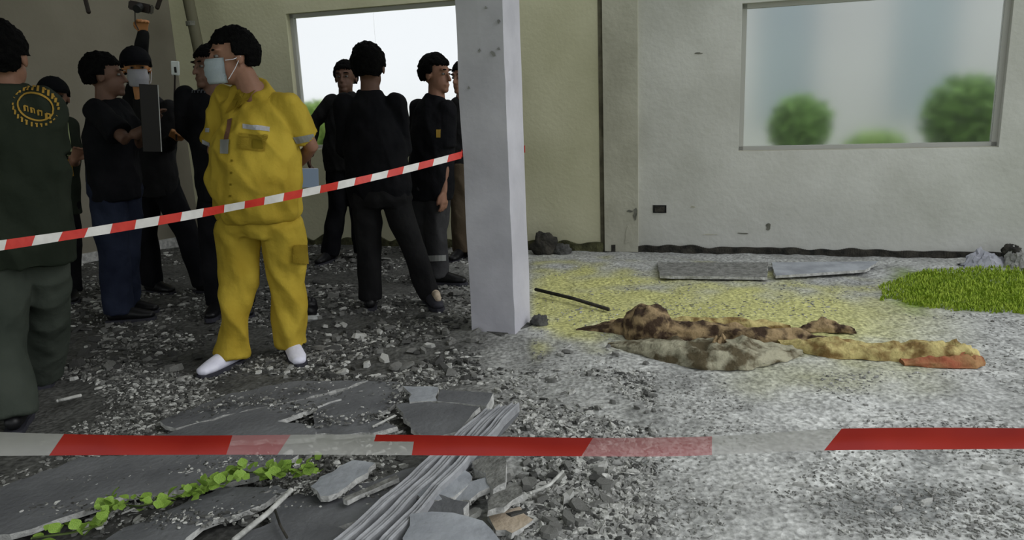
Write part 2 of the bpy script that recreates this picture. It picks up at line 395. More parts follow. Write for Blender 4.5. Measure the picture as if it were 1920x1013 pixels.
# ------------------------------------------------------------------ outside, seen through the windows
def shrub(label, c, rx, ry, rz, n_, m_, leaf=.06):
    t = thing('shrub', label, 'shrub', (c.x, c.y, -.06))
    bm = bmesh.new()
    for i in range(n_):
        d = V((random.gauss(0, 1), random.gauss(0, 1), random.gauss(0, 1))).normalized() * random.uniform(.55, 1)
        p = V((c.x + d.x * rx, c.y + d.y * ry, c.z + d.z * rz))
        a = V((random.uniform(-1, 1), random.uniform(-1, 1), random.uniform(-.6, 1))).normalized(); s_ = a.orthogonal().normalized()
        q = [p - a * leaf, p + s_ * leaf * .45, p + a * leaf, p - s_ * leaf * .45]
        bm.faces.new([bm.verts.new(x) for x in q])
    o = obj('foliage', bm, m_, t); o['kind'] = 'stuff'
    bm = bmesh.new(); limb(bm, [V((c.x, c.y, -.06)), V((c.x, c.y, c.z))], [.035, .02], 8); obj('trunk', bm, M['stem'], t)
def outp(px, py, dn):
    r = ray(px, py); o0 = V((0, 0, H)); A = WA - WN * dn; t = (A - o0).dot(WN) / r.dot(WN); return o0 + r * t
bl = thing('outside_building', 'pale building with bluish vertical panels outside the right window', 'building', V((7, 14, -.06)))
def outbox(bm, u0, u1, z0, z1, n0, n1): wallbox(bm, u0, u1, z0, z1, n0, n1)
bm = bmesh.new(); outbox(bm, .5, 10.5, -.06, 6, -5.4, -6); obj('wall', bm, M['facade'], bl)
for i in range(5):
    u0 = 1.4 + i * 1.75
    bm = bmesh.new(); outbox(bm, u0, u0 + .75, .8, 5, -5.37, -5.42); obj('panel', bm, M['facade_b'], bl)
for (px, py, s, dn, lab, m_) in ((1500, 236, .27, .9, 'small green bush outside the right window at its left end', 'bush'), (1812, 222, .36, .9, 'larger green bush outside the right window at its right end', 'bush'),
        (1640, 285, .30, 1.4, 'low pale bush outside the right window between two green bushes', 'bush2')):
    shrub(lab, outp(px, py, dn), s, s * .7, s * 1.0 if m_ == 'bush' else s * .6, 1500, M[m_])
shrub('olive bush outside the back window behind the men', outp(610, 250, .8), .55, .35, .34, 1800, M['bush2'])
shrub('green bush outside the back window near the column', outp(830, 250, .8), .4, .3, .3, 1200, M['bush2'])
# ------------------------------------------------------------------ people
def basis(fwd, up=V((0, 0, 1))):
    f = V(fwd).normalized(); r = f.cross(up).normalized(); u = r.cross(f).normalized()
    return Matrix((r, f, u)).transposed()      # columns: right, forward, up
def hand(bm, wr, d, pn, sgn, curl=.35, s=1.0):
    """palm, four unequal fingers bent in three joints, and a thumb off the side of the palm"""
    d = d.normalized(); pn = (pn - d * pn.dot(d)).normalized(); a = d.cross(pn) * sgn
    tube(bm, [(wr - d * .01, .026 * s, .02 * s), (wr + d * .03 * s, .034 * s, .016 * s), (wr + d * .085 * s, .040 * s, .013 * s)], a)
    for k, (o_, L) in enumerate(((-.031, .066), (-.0105, .076), (.0105, .071), (.031, .056))):
        p = wr + d * .08 * s + a * o_ * s; dd = (d + a * o_ * 2.5).normalized(); pts = [wr + d * .05 * s + a * o_ * s * .8, p]; ang = 0
        for f in (.45, .32, .23):
            ang += curl; v_ = (dd * math.cos(ang) + pn * math.sin(ang)).normalized(); p = p + v_ * L * f * s; pts.append(p)
        limb(bm, pts, [.0095 * s, .0092 * s, .0088 * s, .0082 * s, .0072 * s], 8)
    p0 = wr + d * .022 * s - a * .024 * s
    limb(bm, [p0, p0 - a * .025 * s + d * .025 * s + pn * .01, p0 - a * .030 * s + d * .055 * s + pn * .018 * s, p0 - a * .022 * s + d * .075 * s + pn * .028 * s], [.014 * s, .012 * s, .010 * s, .008 * s], 8)
def person(label, Y, j, look, cloth, group=None, skin='skin', hair=True, shirtr=0, sleeve='short', bulk=1.0, belly=0, legr=1.0, shoe='shoe_b', cap=None, mask=None, face=False, hs=1.1, hcurl=.4, seed=0, fold=.007, hair_len=0, trsplit=True, hem=None, vest=None):
    """j holds joints (px, py, depth offset); every limb is a tapering loft and the body is fused into one skin"""
    J = {k: S(v[0], v[1], Y + (v[2] if len(v) > 2 else 0)) for k, v in j.items()}
    for s in 'lr':                                         # feet stand on the ground
        for q in ('ankle', 'toe'):
            k = q + s
            J[k].z = .085 if q == 'ankle' else .035
    root = thing('person', label, 'person', ((J['anklel'].x + J['ankler'].x) / 2, (J['anklel'].y + J['ankler'].y) / 2, 0), group)
    sh = (J['shr'] - J['shl']); sh.z = 0
    if sh.length < .1: sh = V((.3, 0, 0))
    side = sh.normalized()
    hp = (J['hipr'] - J['hipl']); hp.z = 0; hside = hp.normalized() if hp.length > .03 else side
    SC = (J['shl'] + J['shr']) / 2; HC = (J['hipl'] + J['hipr']) / 2 + V((0, 0, .05)); N = J['neck']; HD = J['head']
    WC = HC.lerp(SC, .35); CC = HC.lerp(SC, .75)
    fwd2 = side.cross(V((0, 0, 1))); fwd2 = fwd2 if fwd2.dot(V(look)) > 0 else -fwd2
    WB = WC + fwd2 * belly * .5
    half = max(.14, sh.length / 2)
    def torso(bm, e, low=0.0):
        secs = [(HC - V((0, 0, .07 + low)), .150 * bulk + e, .105 * bulk + e), (HC + V((0, 0, .02)), .162 * bulk + e, .118 * bulk + e + belly * .3), (WB, .15 * bulk + e + belly * .6, .112 * bulk + e + belly),
                (CC.lerp(WB, .5), .158 * bulk + e + belly * .3, .115 * bulk + e + belly * .5), (CC, half * .95 + e, .115 * bulk + e), (SC + V((0, 0, -.02)), half * .92 + e, .085 * bulk + e),
                (SC.lerp(N, .55) + V((0, 0, .0)), half * .55 + e * .8, .065 + e * .8), (N, .062 + e * .5, .06 + e * .5)]
        tube(bm, secs, side, 20)
    B = basis(look)
    # body
    bm = bmesh.new(); torso(bm, 0)
    limb(bm, [N - V((0, 0, .04)), N.lerp(HD, .4), HD - V((0, 0, .03))], [.062, .056, .055])
    def hl(x, y, z): return HD + B @ V((x * hs, y * hs, z * hs))
    ball(bm, hl(0, -.012, .025), [hs * q_ for q_ in (.074, .092, .092)], B); ball(bm, hl(0, .022, -.045), [hs * q_ for q_ in (.056, .066, .07)], B)
    ball(bm, hl(0, .07, -.088), [hs * q_ for q_ in (.026, .022, .02)], B)
    limb(bm, [hl(0, .082, .022), hl(0, .096, -.008), hl(0, .103, -.026)], [.008, .010, .013], 8)
    ball(bm, hl(-.03, .074, .033), [hs * q_ for q_ in (.027, .014, .008)], B); ball(bm, hl(.03, .074, .033), [hs * q_ for q_ in (.027, .014, .008)], B)
    ball(bm, hl(0, .086, -.055), [hs * q_ for q_ in (.024, .010, .006)], B); ball(bm, hl(0, .084, -.066), [hs * q_ for q_ in (.021, .010, .007)], B)
    for s in (-1, 1): ball(bm, hl(s * .077, -.008, -.008), [hs * q_ for q_ in (.008, .019, .03)], B)
    for s, sg in (('l', -1), ('r', 1)):
        a, e_, w_ = J['sh' + s], J['el' + s], J['wr' + s]
        limb(bm, [a, a.lerp(e_, .5), e_, e_.lerp(w_, .35), w_], [.050 * bulk, .044 * bulk, .037, .036, .025])
        d = (w_ - e_).normalized(); hd = J.get('hand' + s)
        if hd is not None: d = (hd - w_).normalized()
        pn = V(look) if abs(V(look).normalized().dot(d)) < .9 else V((0, 0, -1))
        if d.z < -.7: pn = -side * sg
        hand(bm, w_, d, pn, sg if d.z < -.7 else -sg, hcurl)
        h, k_, an = J['hip' + s], J['kn' + s], J['ankle' + s]
        limb(bm, [h, h.lerp(k_, .5), k_, k_.lerp(an, .35), an], [.082, .07, .052, .052, .036])
        fd = J['toe' + s] - an; fd.z = 0; fd.normalize(); limb(bm, [V((an.x, an.y, .055)), V((an.x, an.y, .035)) + fd * .11], [.026, .02])
    me = remesh(bm, .0075 if face or sleeve else .009, 2)
    link('body', me, M[skin], root)
    # shirt
    bm = bmesh.new(); torso(bm, .018 + shirtr, hem if hem is not None else .06)
    for s in 'lr':
        a, e_, w_ = J['sh' + s], J['el' + s], J['wr' + s]
        if sleeve == 'short':
            end = a.lerp(e_, .80); ball(bm, a, (.064 * bulk,) * 3)
            tube(bm, [(a, .064 * bulk, .064 * bulk), (a.lerp(e_, .4), .066 * bulk, .066 * bulk), (end, .069 * bulk, .069 * bulk)], V((1, .1, .1)), 16)
        else:
            limb(bm, [a, a.lerp(e_, .5), e_, e_.lerp(w_, .4), w_], [.066 * bulk, .060, .053, .048, .036])
    shirt = link('shirt', remesh(bm, .0085, 2, fold, (8, 8, 5), seed), M[cloth[0]], root)
    # trousers
    bm = bmesh.new()
    tube(bm, [(HC + V((0, 0, .12)), .150 * bulk, .110 * bulk), (HC - V((0, 0, .05)), .172 * bulk, .125 * bulk), (HC - V((0, 0, .095)), .160 * bulk, .105 * bulk)], hside, 20)
    for s in 'lr':
        h, k_, an = J['hip' + s], J['kn' + s], J['ankle' + s]
        d = (an - k_).normalized(); cuff = an - d * .0 + V((0, 0, -.02))
        tube(bm, [(h + V((0, 0, .03)), .09 * legr, .10 * legr), (h.lerp(k_, .5), .092 * legr, .095 * legr), (k_, .078 * legr, .078 * legr), (k_.lerp(an, .5), .078 * legr, .078 * legr), (cuff, .074 * legr, .078 * legr)], V((1, .2, .1)), 18)
    link('trousers', remesh(bm, .0095, 2, fold * 1.2, (7, 7, 4), seed + 5), M[cloth[1]], root)
    # shoes
    for s in 'lr':
        an, to = J['ankle' + s], J['toe' + s]; d = to - an; d.z = 0
        d = d.normalized() if d.length > .01 else V((0, -1, 0)); sd = d.cross(V((0, 0, 1)))
        heel = V((an.x, an.y, .05)) - d * .045
        bm = bmesh.new()
        tube(bm, [(heel, .033, .034), (heel + d * .05 + V((0, 0, .012)), .042, .05), (heel + d * .11 + V((0, 0, .004)), .044, .044), (heel + d * .19 + V((0, 0, -.008)), .047, .032), (heel + d * .245 + V((0, 0, -.014)), .034, .022)], sd, 14)
        ball(bm, heel + d * .225 + V((0, 0, -.012)), (.036, .036, .024)); ball(bm, heel, (.033, .033, .035))
        so = link('shoe', remesh(bm, .006, 3), M[shoe if isinstance(shoe, str) else shoe['lr'.index(s)]], root)
        bm = bmesh.new(); pts = [(-.035, .034), (.02, .040), (.08, .038), (.16, .048), (.22, .044), (.262, .018)]
        up = [heel + d * a + sd * b_ for a, b_ in pts] + [heel + d * a - sd * b_ for a, b_ in pts[::-1]]
        lo = [bm.verts.new((p.x, p.y, -.004)) for p in up]; hi = [bm.verts.new((p.x, p.y, .022)) for p in up]
        bm.faces.new(lo[::-1]); bm.faces.new(hi)
        for i in range(len(up)): k2 = (i + 1) % len(up); bm.faces.new((lo[i], lo[k2], hi[k2], hi[i]))
        me_ = tomesh(bm); me_.transform(Matrix.Translation(-V(root['_b']))); so2 = bpy.data.objects.new('sole', me_); C.objects.link(so2); so2.parent = so; me_.materials.append(M['sole'])
    # hair
    if hair:
        bm = bmesh.new()
        def fn(d):
            jg = .09 * noise.noise(V((d.x * 8, d.y * 8, seed))); facez = (d.y > .36 + jg - .35 * max(0, -d.z) and d.z < .36 + jg * 1.6) or (d.z < -.62 - hair_len) or (abs(d.x) > .6 and d.z < -.2 and d.y > -.2)
            k = 1 + .07 * noise.noise(V((d.x * 5, d.y * 5, d.z * 5 + seed))) + .05 * noise.noise(V((d.x * 14, d.y * 14, d.z * 9 + seed)))
            return .78 if facez else k
        ball(bm, hl(0, -.018, .024), (.090 * hs, .110 * hs, .110 * hs), B, 72, 52, fn)
        link('hair', tomesh(bm, True), M['hair'], root)
    if face:
        for s in (-1, 1):
            bm = bmesh.new(); ball(bm, hl(s * .030, .074, .008), (.014, .010, .008), B); ey = obj('eye', bm, M['eye_w'], root, True)
            bm = bmesh.new(); ball(bm, hl(s * .030, .081, .008), (.006, .004, .006), B); me_ = tomesh(bm, True); me_.transform(Matrix.Translation(-V(root['_b']))); me_.materials.append(M['socket']); ir = bpy.data.objects.new('iris', me_); C.objects.link(ir); ir.parent = ey
            bm = bmesh.new(); ball(bm, hl(s * .031, .084, .034), (.021, .006, .005), B); obj('eyebrow', bm, M['hair'], root, True)
    if mask:
        bm = bmesh.new(); g = []
        for i in range(9):
            row = []
            for k in range(13):
                a = (k / 12 - .5) * 2.1; zz = .0 - .105 * i / 8
                rr_ = .076 + .032 * math.exp(-(a * 1.5) ** 2) - .012 * abs(i - 4) / 4 + (.004 if i % 2 else 0)
                row.append(bm.verts.new(hl(math.sin(a) * (rr_ * .92), .018 + math.cos(a) * rr_ - .00, zz)))
            g.append(row)
        for i in range(8):
            for k in range(12): bm.faces.new((g[i][k], g[i][k + 1], g[i + 1][k + 1], g[i + 1][k]))
        r = bmesh.ops.solidify(bm, geom=bm.faces[:], thickness=.003)
        mk = obj('face_mask', bm, M[mask], root, True)
        for s in (-1, 1):
            for zz in (-.012, -.09):
                bm = bmesh.new(); limb(bm, [hl(s * .066, .05, zz), hl(s * .078, .02, (zz - .01) / 2), hl(s * .083, -.012, .0)], [.0018] * 3, 6); obj('ear_loop', bm, M['white_cloth'], root)
    if cap:
        bm = bmesh.new()
        ball(bm, hl(0, -.012, .04), [hs * q_ for q_ in (.092, .112, .095)], B, 32, 20, lambda d: 1 if d.z > -.12 else .8)
        cp = obj('cap', bm, M[cap], root, True)
        bm = bmesh.new(); rows = []
        for k in range(11):
            a = (k / 10 - .5) * 2.0
            rows.append([hl(math.sin(a) * .088, .0 + math.cos(a) * .098, .045), hl(math.sin(a) * .082, .075 + math.cos(a) * .098, .030 - abs(a) * .012)])
        rv = [[bm.verts.new(p) for p in q] for q in rows]
        for k in range(10): bm.faces.new((rv[k][0], rv[k + 1][0], rv[k + 1][1], rv[k][1]))
        bmesh.ops.solidify(bm, geom=bm.faces[:], thickness=.004)
        me_ = tomesh(bm); me_.transform(Matrix.Translation(-V(root['_b']))); me_.materials.append(M[cap]); o_ = bpy.data.objects.new('cap_brim', me_); C.objects.link(o_); o_.parent = cp
    J['_hl'] = hl; J['_side'] = side; J['_fwd'] = fwd2; J['_cc'] = CC; J['_shirt'] = shirt; J['_root'] = root
    return J
dg0 = None
def onto(o, px, py, off=.003):
    """point on the surface of a worn garment that this spot shows, lifted by off"""
    r = ray(px, py).normalized(); mw = o.parent.location; org = V((0, 0, H)) - mw
    hit, loc, nor, _ = o.ray_cast(org, r)
    if not hit: return None, None
    return loc + mw + nor * off, nor
def patch(o, poly, m_, name, root, off=.004, label=None, nsub=8):
    """cloth patch laid over a garment, following its surface; poly = four corners"""
    bm = bmesh.new(); g = []
    a, b, c, d = [V((*q, 0)) for q in poly]
    for i in range(nsub + 1):
        row = []
        for k in range(nsub + 1):
            u_, v_ = k / nsub, i / nsub; q = a.lerp(b, u_).lerp(d.lerp(c, u_), v_); p, nn = onto(o, q.x, q.y, off)
            row.append(bm.verts.new(p) if p is not None else None)
        g.append(row)
    for i in range(nsub):
        for k in range(nsub):
            q = [g[i][k], g[i][k + 1], g[i + 1][k + 1], g[i + 1][k]]
            if all(q): bm.faces.new(q)
    if len(bm.faces): bmesh.ops.solidify(bm, geom=bm.faces[:], thickness=.002)
    return obj(name, bm, M[m_], root, label=label)
CAMD = V((0, -1, 0))
# 1 masked man in yellow
A = person('masked man in yellow short sleeved uniform with hands behind his back', 3.72, dict(
    head=(435, 108), neck=(472, 162), shl=(424, 190, .10), shr=(536, 196, 0), hipl=(444, 425, .02), hipr=(528, 425, .0),
    ell=(402, 285, .16), elr=(584, 276, .10), wrl=(450, 330, .24), wrr=(548, 318, .24), handl=(478, 335, .26), handr=(520, 335, .26),
    knl=(449, 535, -.02), knr=(541, 535, .06), anklel=(432, 655, -.03), ankler=(546, 640, .08), toel=(388, 682, -.17), toer=(562, 668, -.12)),
    V((-.80, -.58, -.06)), ('yellow', 'yellow'), bulk=1.12, belly=.045, legr=1.06, shoe='shoe_w', mask='mask', face=True, fold=.015, shirtr=.014, hem=-.06, seed=3)
R = A['_root']; T = A['_shirt']
patch(T, [(455, 232), (506, 238), (505, 247), (455, 241)], 'white_cloth', 'name_tag', R, label='white name strip on the chest')
patch(T, [(448, 250), (500, 255), (497, 285), (446, 280)], 'yellow', 'chest_pocket', R, .009, label='flapped chest pocket')
patch(T, [(448, 250), (500, 255), (499, 262), (448, 257)], 'yellow', 'pocket_flap', R, .012)
patch(T, [(475, 262), (492, 262), (494, 280), (474, 280)], 'yellow_seam', 'emblem', R, .012, label='dark printed emblem on the pocket')
patch(T, [(380, 262), (394, 268), (394, 276), (380, 270)], 'white_cloth', 'sleeve_band', R, label='white band on the far sleeve')
patch(T, [(548, 258), (592, 250), (596, 262), (554, 270)], 'reflect', 'sleeve_band', R, label='pale band on the near sleeve')
patch(T, [(386, 240), (393, 240), (393, 248), (386, 248)], 'white_cloth', 'badge', R)
patch(T, [(428, 225), (437, 222), (428, 268), (420, 268)], 'skin', 'lanyard', R, .006, label='orange brown lanyard')
patch(T, [(416, 262), (432, 262), (430, 290), (414, 290)], 'reflect', 'id_card', R, .010, label='clear card hanging on the lanyard')
patch(T, [(462, 158), (484, 144), (492, 160), (440, 215)], 'yellow', 'collar', R, .012)
patch(T, [(455, 160), (465, 160), (440, 205), (425, 215)], 'yellow', 'collar', R, .012)
tr = [c for c in R.children if c.name.startswith('trousers')][0]
patch(tr, [(548, 458), (572, 458), (574, 495), (548, 490)], 'yellow', 'cargo_pocket', R, .014)
for k in range(5):
    patch(T, [(433 - k, 300 + k * 22), (437 - k, 300 + k * 22), (437 - k, 304 + k * 22), (433 - k, 304 + k * 22)], 'yellow_seam', 'button', R, .004, nsub=2)
# 2 man seen from behind at the left edge
A = person('man at the left edge seen from behind in dark green shirt with gold emblem', 3.2, dict(
    head=(4, 108), neck=(10, 155), shl=(-62, 192, 0), shr=(84, 196, .02), hipl=(5, 478, -.04), hipr=(72, 478, .04),
    ell=(-85, 310, .1), elr=(96, 300, .08), wrl=(-60, 400, .22), wrr=(100, 318, .26), handr=(98, 318, .38),
    knl=(0, 630, -.12), knr=(88, 600, .16), anklel=(28, 785, -.22), ankler=(84, 705, .32), toel=(45, 800, -.10), toer=(100, 712, .46)),
    V((-.12, .97, 0)), ('green', 'greygreen'), bulk=1.2, hs=1.16, legr=1.16, fold=.010, hem=.02, seed=11, hair_len=.1, shirtr=.015)
R = A['_root']; T = A['_shirt']
def stroke(pts, wd, m_, name, off=.005):
    for (x0, y0), (x1, y1) in zip(pts, pts[1:]):
        dx, dy = x1 - x0, y1 - y0; L = math.hypot(dx, dy); nx_, ny_ = -dy / L * wd / 2, dx / L * wd / 2
        patch(T, [(x0 + nx_, y0 + ny_), (x1 + nx_, y1 + ny_), (x1 - nx_, y1 - ny_), (x0 - nx_, y0 - ny_)], m_, name, R, off, nsub=2)
def ell(t, a, b): x, y = a * math.cos(t), b * math.sin(t); r_ = math.radians(18); return (66 + x * math.cos(r_) - y * math.sin(r_), 200 + x * math.sin(r_) + y * math.cos(r_))
for k in range(13):          # upper row of small characters
    t = math.pi * (1.02 + k * .073); stroke([ell(t, 43, 38), ell(t + .05, 43, 28)], 4.2, 'emblem', 'emblem_letter'); 
    if k % 2: stroke([ell(t, 43, 36), ell(t + .14, 43, 36)], 2.2, 'emblem', 'emblem_letter')
for k in range(13):
    t = math.pi * (.03 + k * .073); stroke([ell(t, 43, 38), ell(t + .06, 43, 30)], 3.4, 'emblem', 'emblem_letter')
    if k % 3: stroke([ell(t, 43, 31), ell(t + .13, 43, 31)], 2.4, 'emblem', 'emblem_letter')
stroke([ell(math.pi * (1 + k / 14), 33, 24) for k in range(15)], 3.2, 'emblem', 'emblem_arc'); stroke([ell(math.pi * k / 14, 34, 25) for k in range(15)], 3.2, 'emblem', 'emblem_arc')
for k, (x, y) in enumerate(((45, 199), (58, 202), (72, 206), (86, 212))):
    stroke([(x, y), (x + 1, y + 10)], 4, 'emblem', 'emblem_numeral'); stroke([(x, y), (x + 7, y + 2)], 2.6, 'emblem', 'emblem_numeral')
    stroke([(x + 7, y + 2), (x + 7, y + 11)], 3 if k % 2 else 2, 'emblem', 'emblem_numeral')
# 3 black T-shirt and navy jeans
A = person('man in black t-shirt and navy jeans holding up a dark folder', 4.7, dict(
    head=(197, 143), neck=(197, 186), shl=(180, 208, -.12), shr=(222, 206, .14), hipl=(203, 358, -.06), hipr=(232, 358, .08),
    ell=(236, 262, -.22), elr=(262, 270, .05), wrl=(280, 238, -.20), wrr=(285, 240, .0), handl=(290, 216, -.18), handr=(292, 216, .02),
    knl=(213, 475, -.06), knr=(236, 470, .06), anklel=(222, 580, -.08), ankler=(236, 572, .12), toel=(262, 588, -.06), toer=(270, 575, .12)),
    V((.93, .30, -.03)), ('black', 'navy'), face=True, bulk=1.1, skin='skin_d', legr=1.12, seed=21, hem=.03)
q = S(286, 222, 4.42)
fo = thing('folder', 'dark upright folder with a pale edge held by the man in black t-shirt', 'folder', q + V((0, 0, -.18)))
bm = bmesh.new(); mx = Matrix.Translation(q) @ Matrix.Rotation(.6, 4, 'Z') @ Matrix.Rotation(.08, 4, 'Y'); box(bm, (-.06, -.006, -.19), (.035, .006, .19), mx); obj('cover', bm, M['board'], fo)
bm = bmesh.new(); box(bm, (.034, -.005, -.19), (.040, .005, .19), mx); obj('page_edge', bm, M['reflect'], fo)
# 4 capped man raising a camera
A = person('man in black cap and pale mask holding a camera up over his head', 5.35, dict(
    head=(256, 128), neck=(270, 180), shl=(246, 205, .08), shr=(318, 205, -.02), hipl=(274, 348), hipr=(306, 345),
    ell=(262, 120, .22), elr=(312, 275, -.08), wrl=(268, 62, .12), wrr=(322, 262, -.28), handl=(268, 40, .08), handr=(332, 246, -.32),
    knl=(272, 440), knr=(350, 435, -.02), anklel=(285, 530, .05), ankler=(382, 532, -.02), toel=(308, 545, .0), toer=(402, 545, -.06)),
    V((.45, -.85, -.1)), ('black2', 'black'), sleeve='long', face=True, mask='white_cloth', cap='black', skin='skin_o', seed=31, hcurl=.6)
q = S(266, 14, 5.32)
cm = thing('camera', 'black camera raised overhead by the capped man', 'camera', q)
bm = bmesh.new(); mx = Matrix.Translation(q) @ Matrix.Rotation(.25, 4, 'Y') ; box(bm, (-.08, -.03, -.03), (.07, .03, .03), mx); bmesh.ops.bevel(bm, geom=bm.edges[:], offset=.008, segments=2, affect='EDGES'); obj('camera_body', bm, M['camera_b'], cm)
bm = bmesh.new(); tube(bm, [(q + V((0, -.02, 0)), .028, .028), (q + V((0, -.08, -.02)), .026, .026)], n=16); obj('lens', bm, M['socket'], cm)
bm = bmesh.new(); limb(bm, [q + V((-.05, 0, -.02)), q + V((-.06, .0, -.1)), q + V((-.045, .0, -.14))], [.004] * 3, 6); obj('strap', bm, M['camera_b'], cm)
# stick with a pale tag
st = thing('marker_stick', 'thin dark stick with white tag on top in the capped man\'s hand', 'stick', S(330, 250, 5.02))
bm = bmesh.new(); limb(bm, [S(331, 262, 5.02), S(327, 185, 5.02), S(328, 142, 5.02)], [.006] * 3, 8); obj('rod', bm, M['camera_b'], st)
bm = bmesh.new(); q = S(329, 128, 5.02); box(bm, (-.028, -.006, -.045), (.026, .006, .045), Matrix.Translation(q) @ Matrix.Rotation(.1, 4, 'Y')); bmesh.ops.bevel(bm, geom=bm.edges[:], offset=.005, affect='EDGES'); obj('tag', bm, M['screen'], st, label='white tag')
bm = bmesh.new(); box(bm, (-.006, -.009, -.028), (.008, -.004, .008), Matrix.Translation(q)); obj('mark', bm, M['socket'], st, label='black mark')
# 5 man in black directly behind the yellow uniform
A = person('man in black half hidden behind the man in yellow', 4.75, dict(
    head=(394, 128), neck=(400, 170), shl=(348, 182, -.0), shr=(450, 182, .05), hipl=(400, 350), hipr=(445, 350),
    ell=(346, 240, .02), elr=(470, 270), wrl=(392, 280, -.10), wrr=(470, 340), handl=(410, 285, -.14),
    knl=(398, 455), knr=(450, 455), anklel=(408, 560), ankler=(455, 560), toel=(400, 572, -.1), toer=(460, 572, -.1)),
    V((-.55, -.8, 0)), ('black', 'black'), face=True, sleeve='long', skin='skin_d', seed=41)
R = A['_root']; T = A['_shirt']
for k in range(5):
    stroke([(360 + k * 6, 148 + k * .3 + 22), (360 + k * 6, 153 + 22)], 2, 'grey_text', 'print_letter'); stroke([(360 + k * 6, 148 + 22), (364 + k * 6, 148 + 22)], 1.6, 'grey_text', 'print_letter')
# 6 short person behind the left man
A = person('short capped person in dark vest with yellow green stripes beside left man', 5.3, dict(
    head=(102, 184), neck=(104, 218), shl=(72, 236), shr=(130, 236), hipl=(88, 385), hipr=(118, 385),
    ell=(60, 320), elr=(140, 305, -.05), wrl=(70, 350, -.12), wrr=(140, 300, -.18), handr=(146, 285, -.2),
    knl=(90, 470), knr=(130, 468), anklel=(92, 550), ankler=(132, 535), toel=(85, 560, -.1), toer=(134, 548, -.15)),
    V((.6, -.8, 0)), ('green', 'black'), face=True, cap='black', seed=51, hem=.05)
R = A['_root']; T = A['_shirt']
patch(T, [(118, 232), (128, 230), (136, 290), (126, 292)], 'hivis', 'reflective_stripe', R, label='yellow green stripe')
patch(T, [(122, 300), (134, 298), (138, 330), (128, 332)], 'emblem', 'yellow_patch', R, label='mustard yellow patch')
# 7 central man in black from behind
A = person('man in black seen from behind in front of the bright window', 4.7, dict(
    head=(692, 128), neck=(694, 170), shl=(648, 198), shr=(742, 198), hipl=(688, 372), hipr=(738, 372),
    ell=(646, 280, .05), elr=(756, 282, .05), wrl=(664, 300, .26), wrr=(738, 300, .26), handl=(684, 295, .30), handr=(712, 295, .30),
    knl=(692, 465), knr=(772, 462), anklel=(694, 558, .0), ankler=(806, 556, .05), toel=(696, 566, .12), toer=(822, 578, -.12)),
    V((.05, 1, -.15)), ('black', 'black2'), sleeve='long', bulk=1.16, seed=61, legr=.95, hem=-.02, hair_len=.12, skin='skin_d', hs=1.16, shoe=('shoe_b', 'sole'))
R = A['_root']
q = A['toer']
bm = bmesh.new(); limb(bm, [V((q.x - .02, q.y + .09, .09)), V((q.x + .0, q.y + .02, .075))], [.028, .02], 10); obj('shoe_tongue', bm, M['tan'], R, True, label='pale tan shoe tongue')
# 8 man with arm akimbo
A = person('man in black with elbow out standing behind the central man by back wall', 6.3, dict(
    head=(648, 146), neck=(648, 178), shl=(622, 192), shr=(688, 192), hipl=(634, 300), hipr=(662, 300),
    ell=(588, 232), elr=(705, 240), wrl=(580, 288, -.1), wrr=(700, 280), handl=(579, 312, -.1),
    knl=(633, 392), knr=(672, 385), anklel=(618, 468), ankler=(678, 455), toel=(606, 480, -.1), toer=(686, 462, -.1)),
    V((-.1, -1, 0)), ('black2', 'black'), sleeve='long', skin='skin_d', face=True, seed=71, bulk=1.05)
# 9 man right of centre
A = person('dark uniformed man by the column with bare arm hanging and reflective trouser band', 5.3, dict(
    head=(818, 140), neck=(818, 182), shl=(786, 202, .05), shr=(838, 206, -.08), hipl=(796, 352, .02), hipr=(822, 352, -.02),
    ell=(778, 285, .1), elr=(836, 292, -.08), wrl=(778, 345, .15), wrr=(832, 358, -.12), handr=(834, 400, -.13), handl=(778, 380, .15),
    knl=(796, 440, .1), knr=(816, 435), anklel=(795, 520, .12), ankler=(822, 515), toel=(812, 525, .12), toer=(850, 528, -.03)),
    V((.85, -.5, -.1)), ('black', 'grey_tr'), seed=81, legr=1.0, face=True, hcurl=.25)
R = A['_root']; T = A['_shirt']
patch(T, [(818, 243), (826, 243), (826, 258), (818, 258)], 'emblem', 'sleeve_badge', R, label='round gold sleeve badge')
tr = [c for c in R.children if c.name.startswith('trousers')][0]
patch(tr, [(790, 480), (842, 478), (842, 489), (790, 491)], 'reflect', 'reflective_band', R, label='pale reflective band')
# 10 behind the column
A = person('person in brown trousers mostly hidden behind the concrete column', 6.2, dict(
    head=(868, 148), neck=(870, 180), shl=(858, 196), shr=(902, 196, .2), hipl=(862, 312), hipr=(884, 312, .1),
    ell=(848, 250), elr=(905, 260), wrl=(848, 295), wrr=(900, 300), handl=(848, 312),
    knl=(862, 390), knr=(890, 390), anklel=(866, 468), ankler=(892, 460), toel=(856, 478, -.1), toer=(890, 468, -.1)),
    V((-.6, -.8, 0)), ('black2', 'brown'), sleeve='long', face=True, seed=91, bulk=.9)
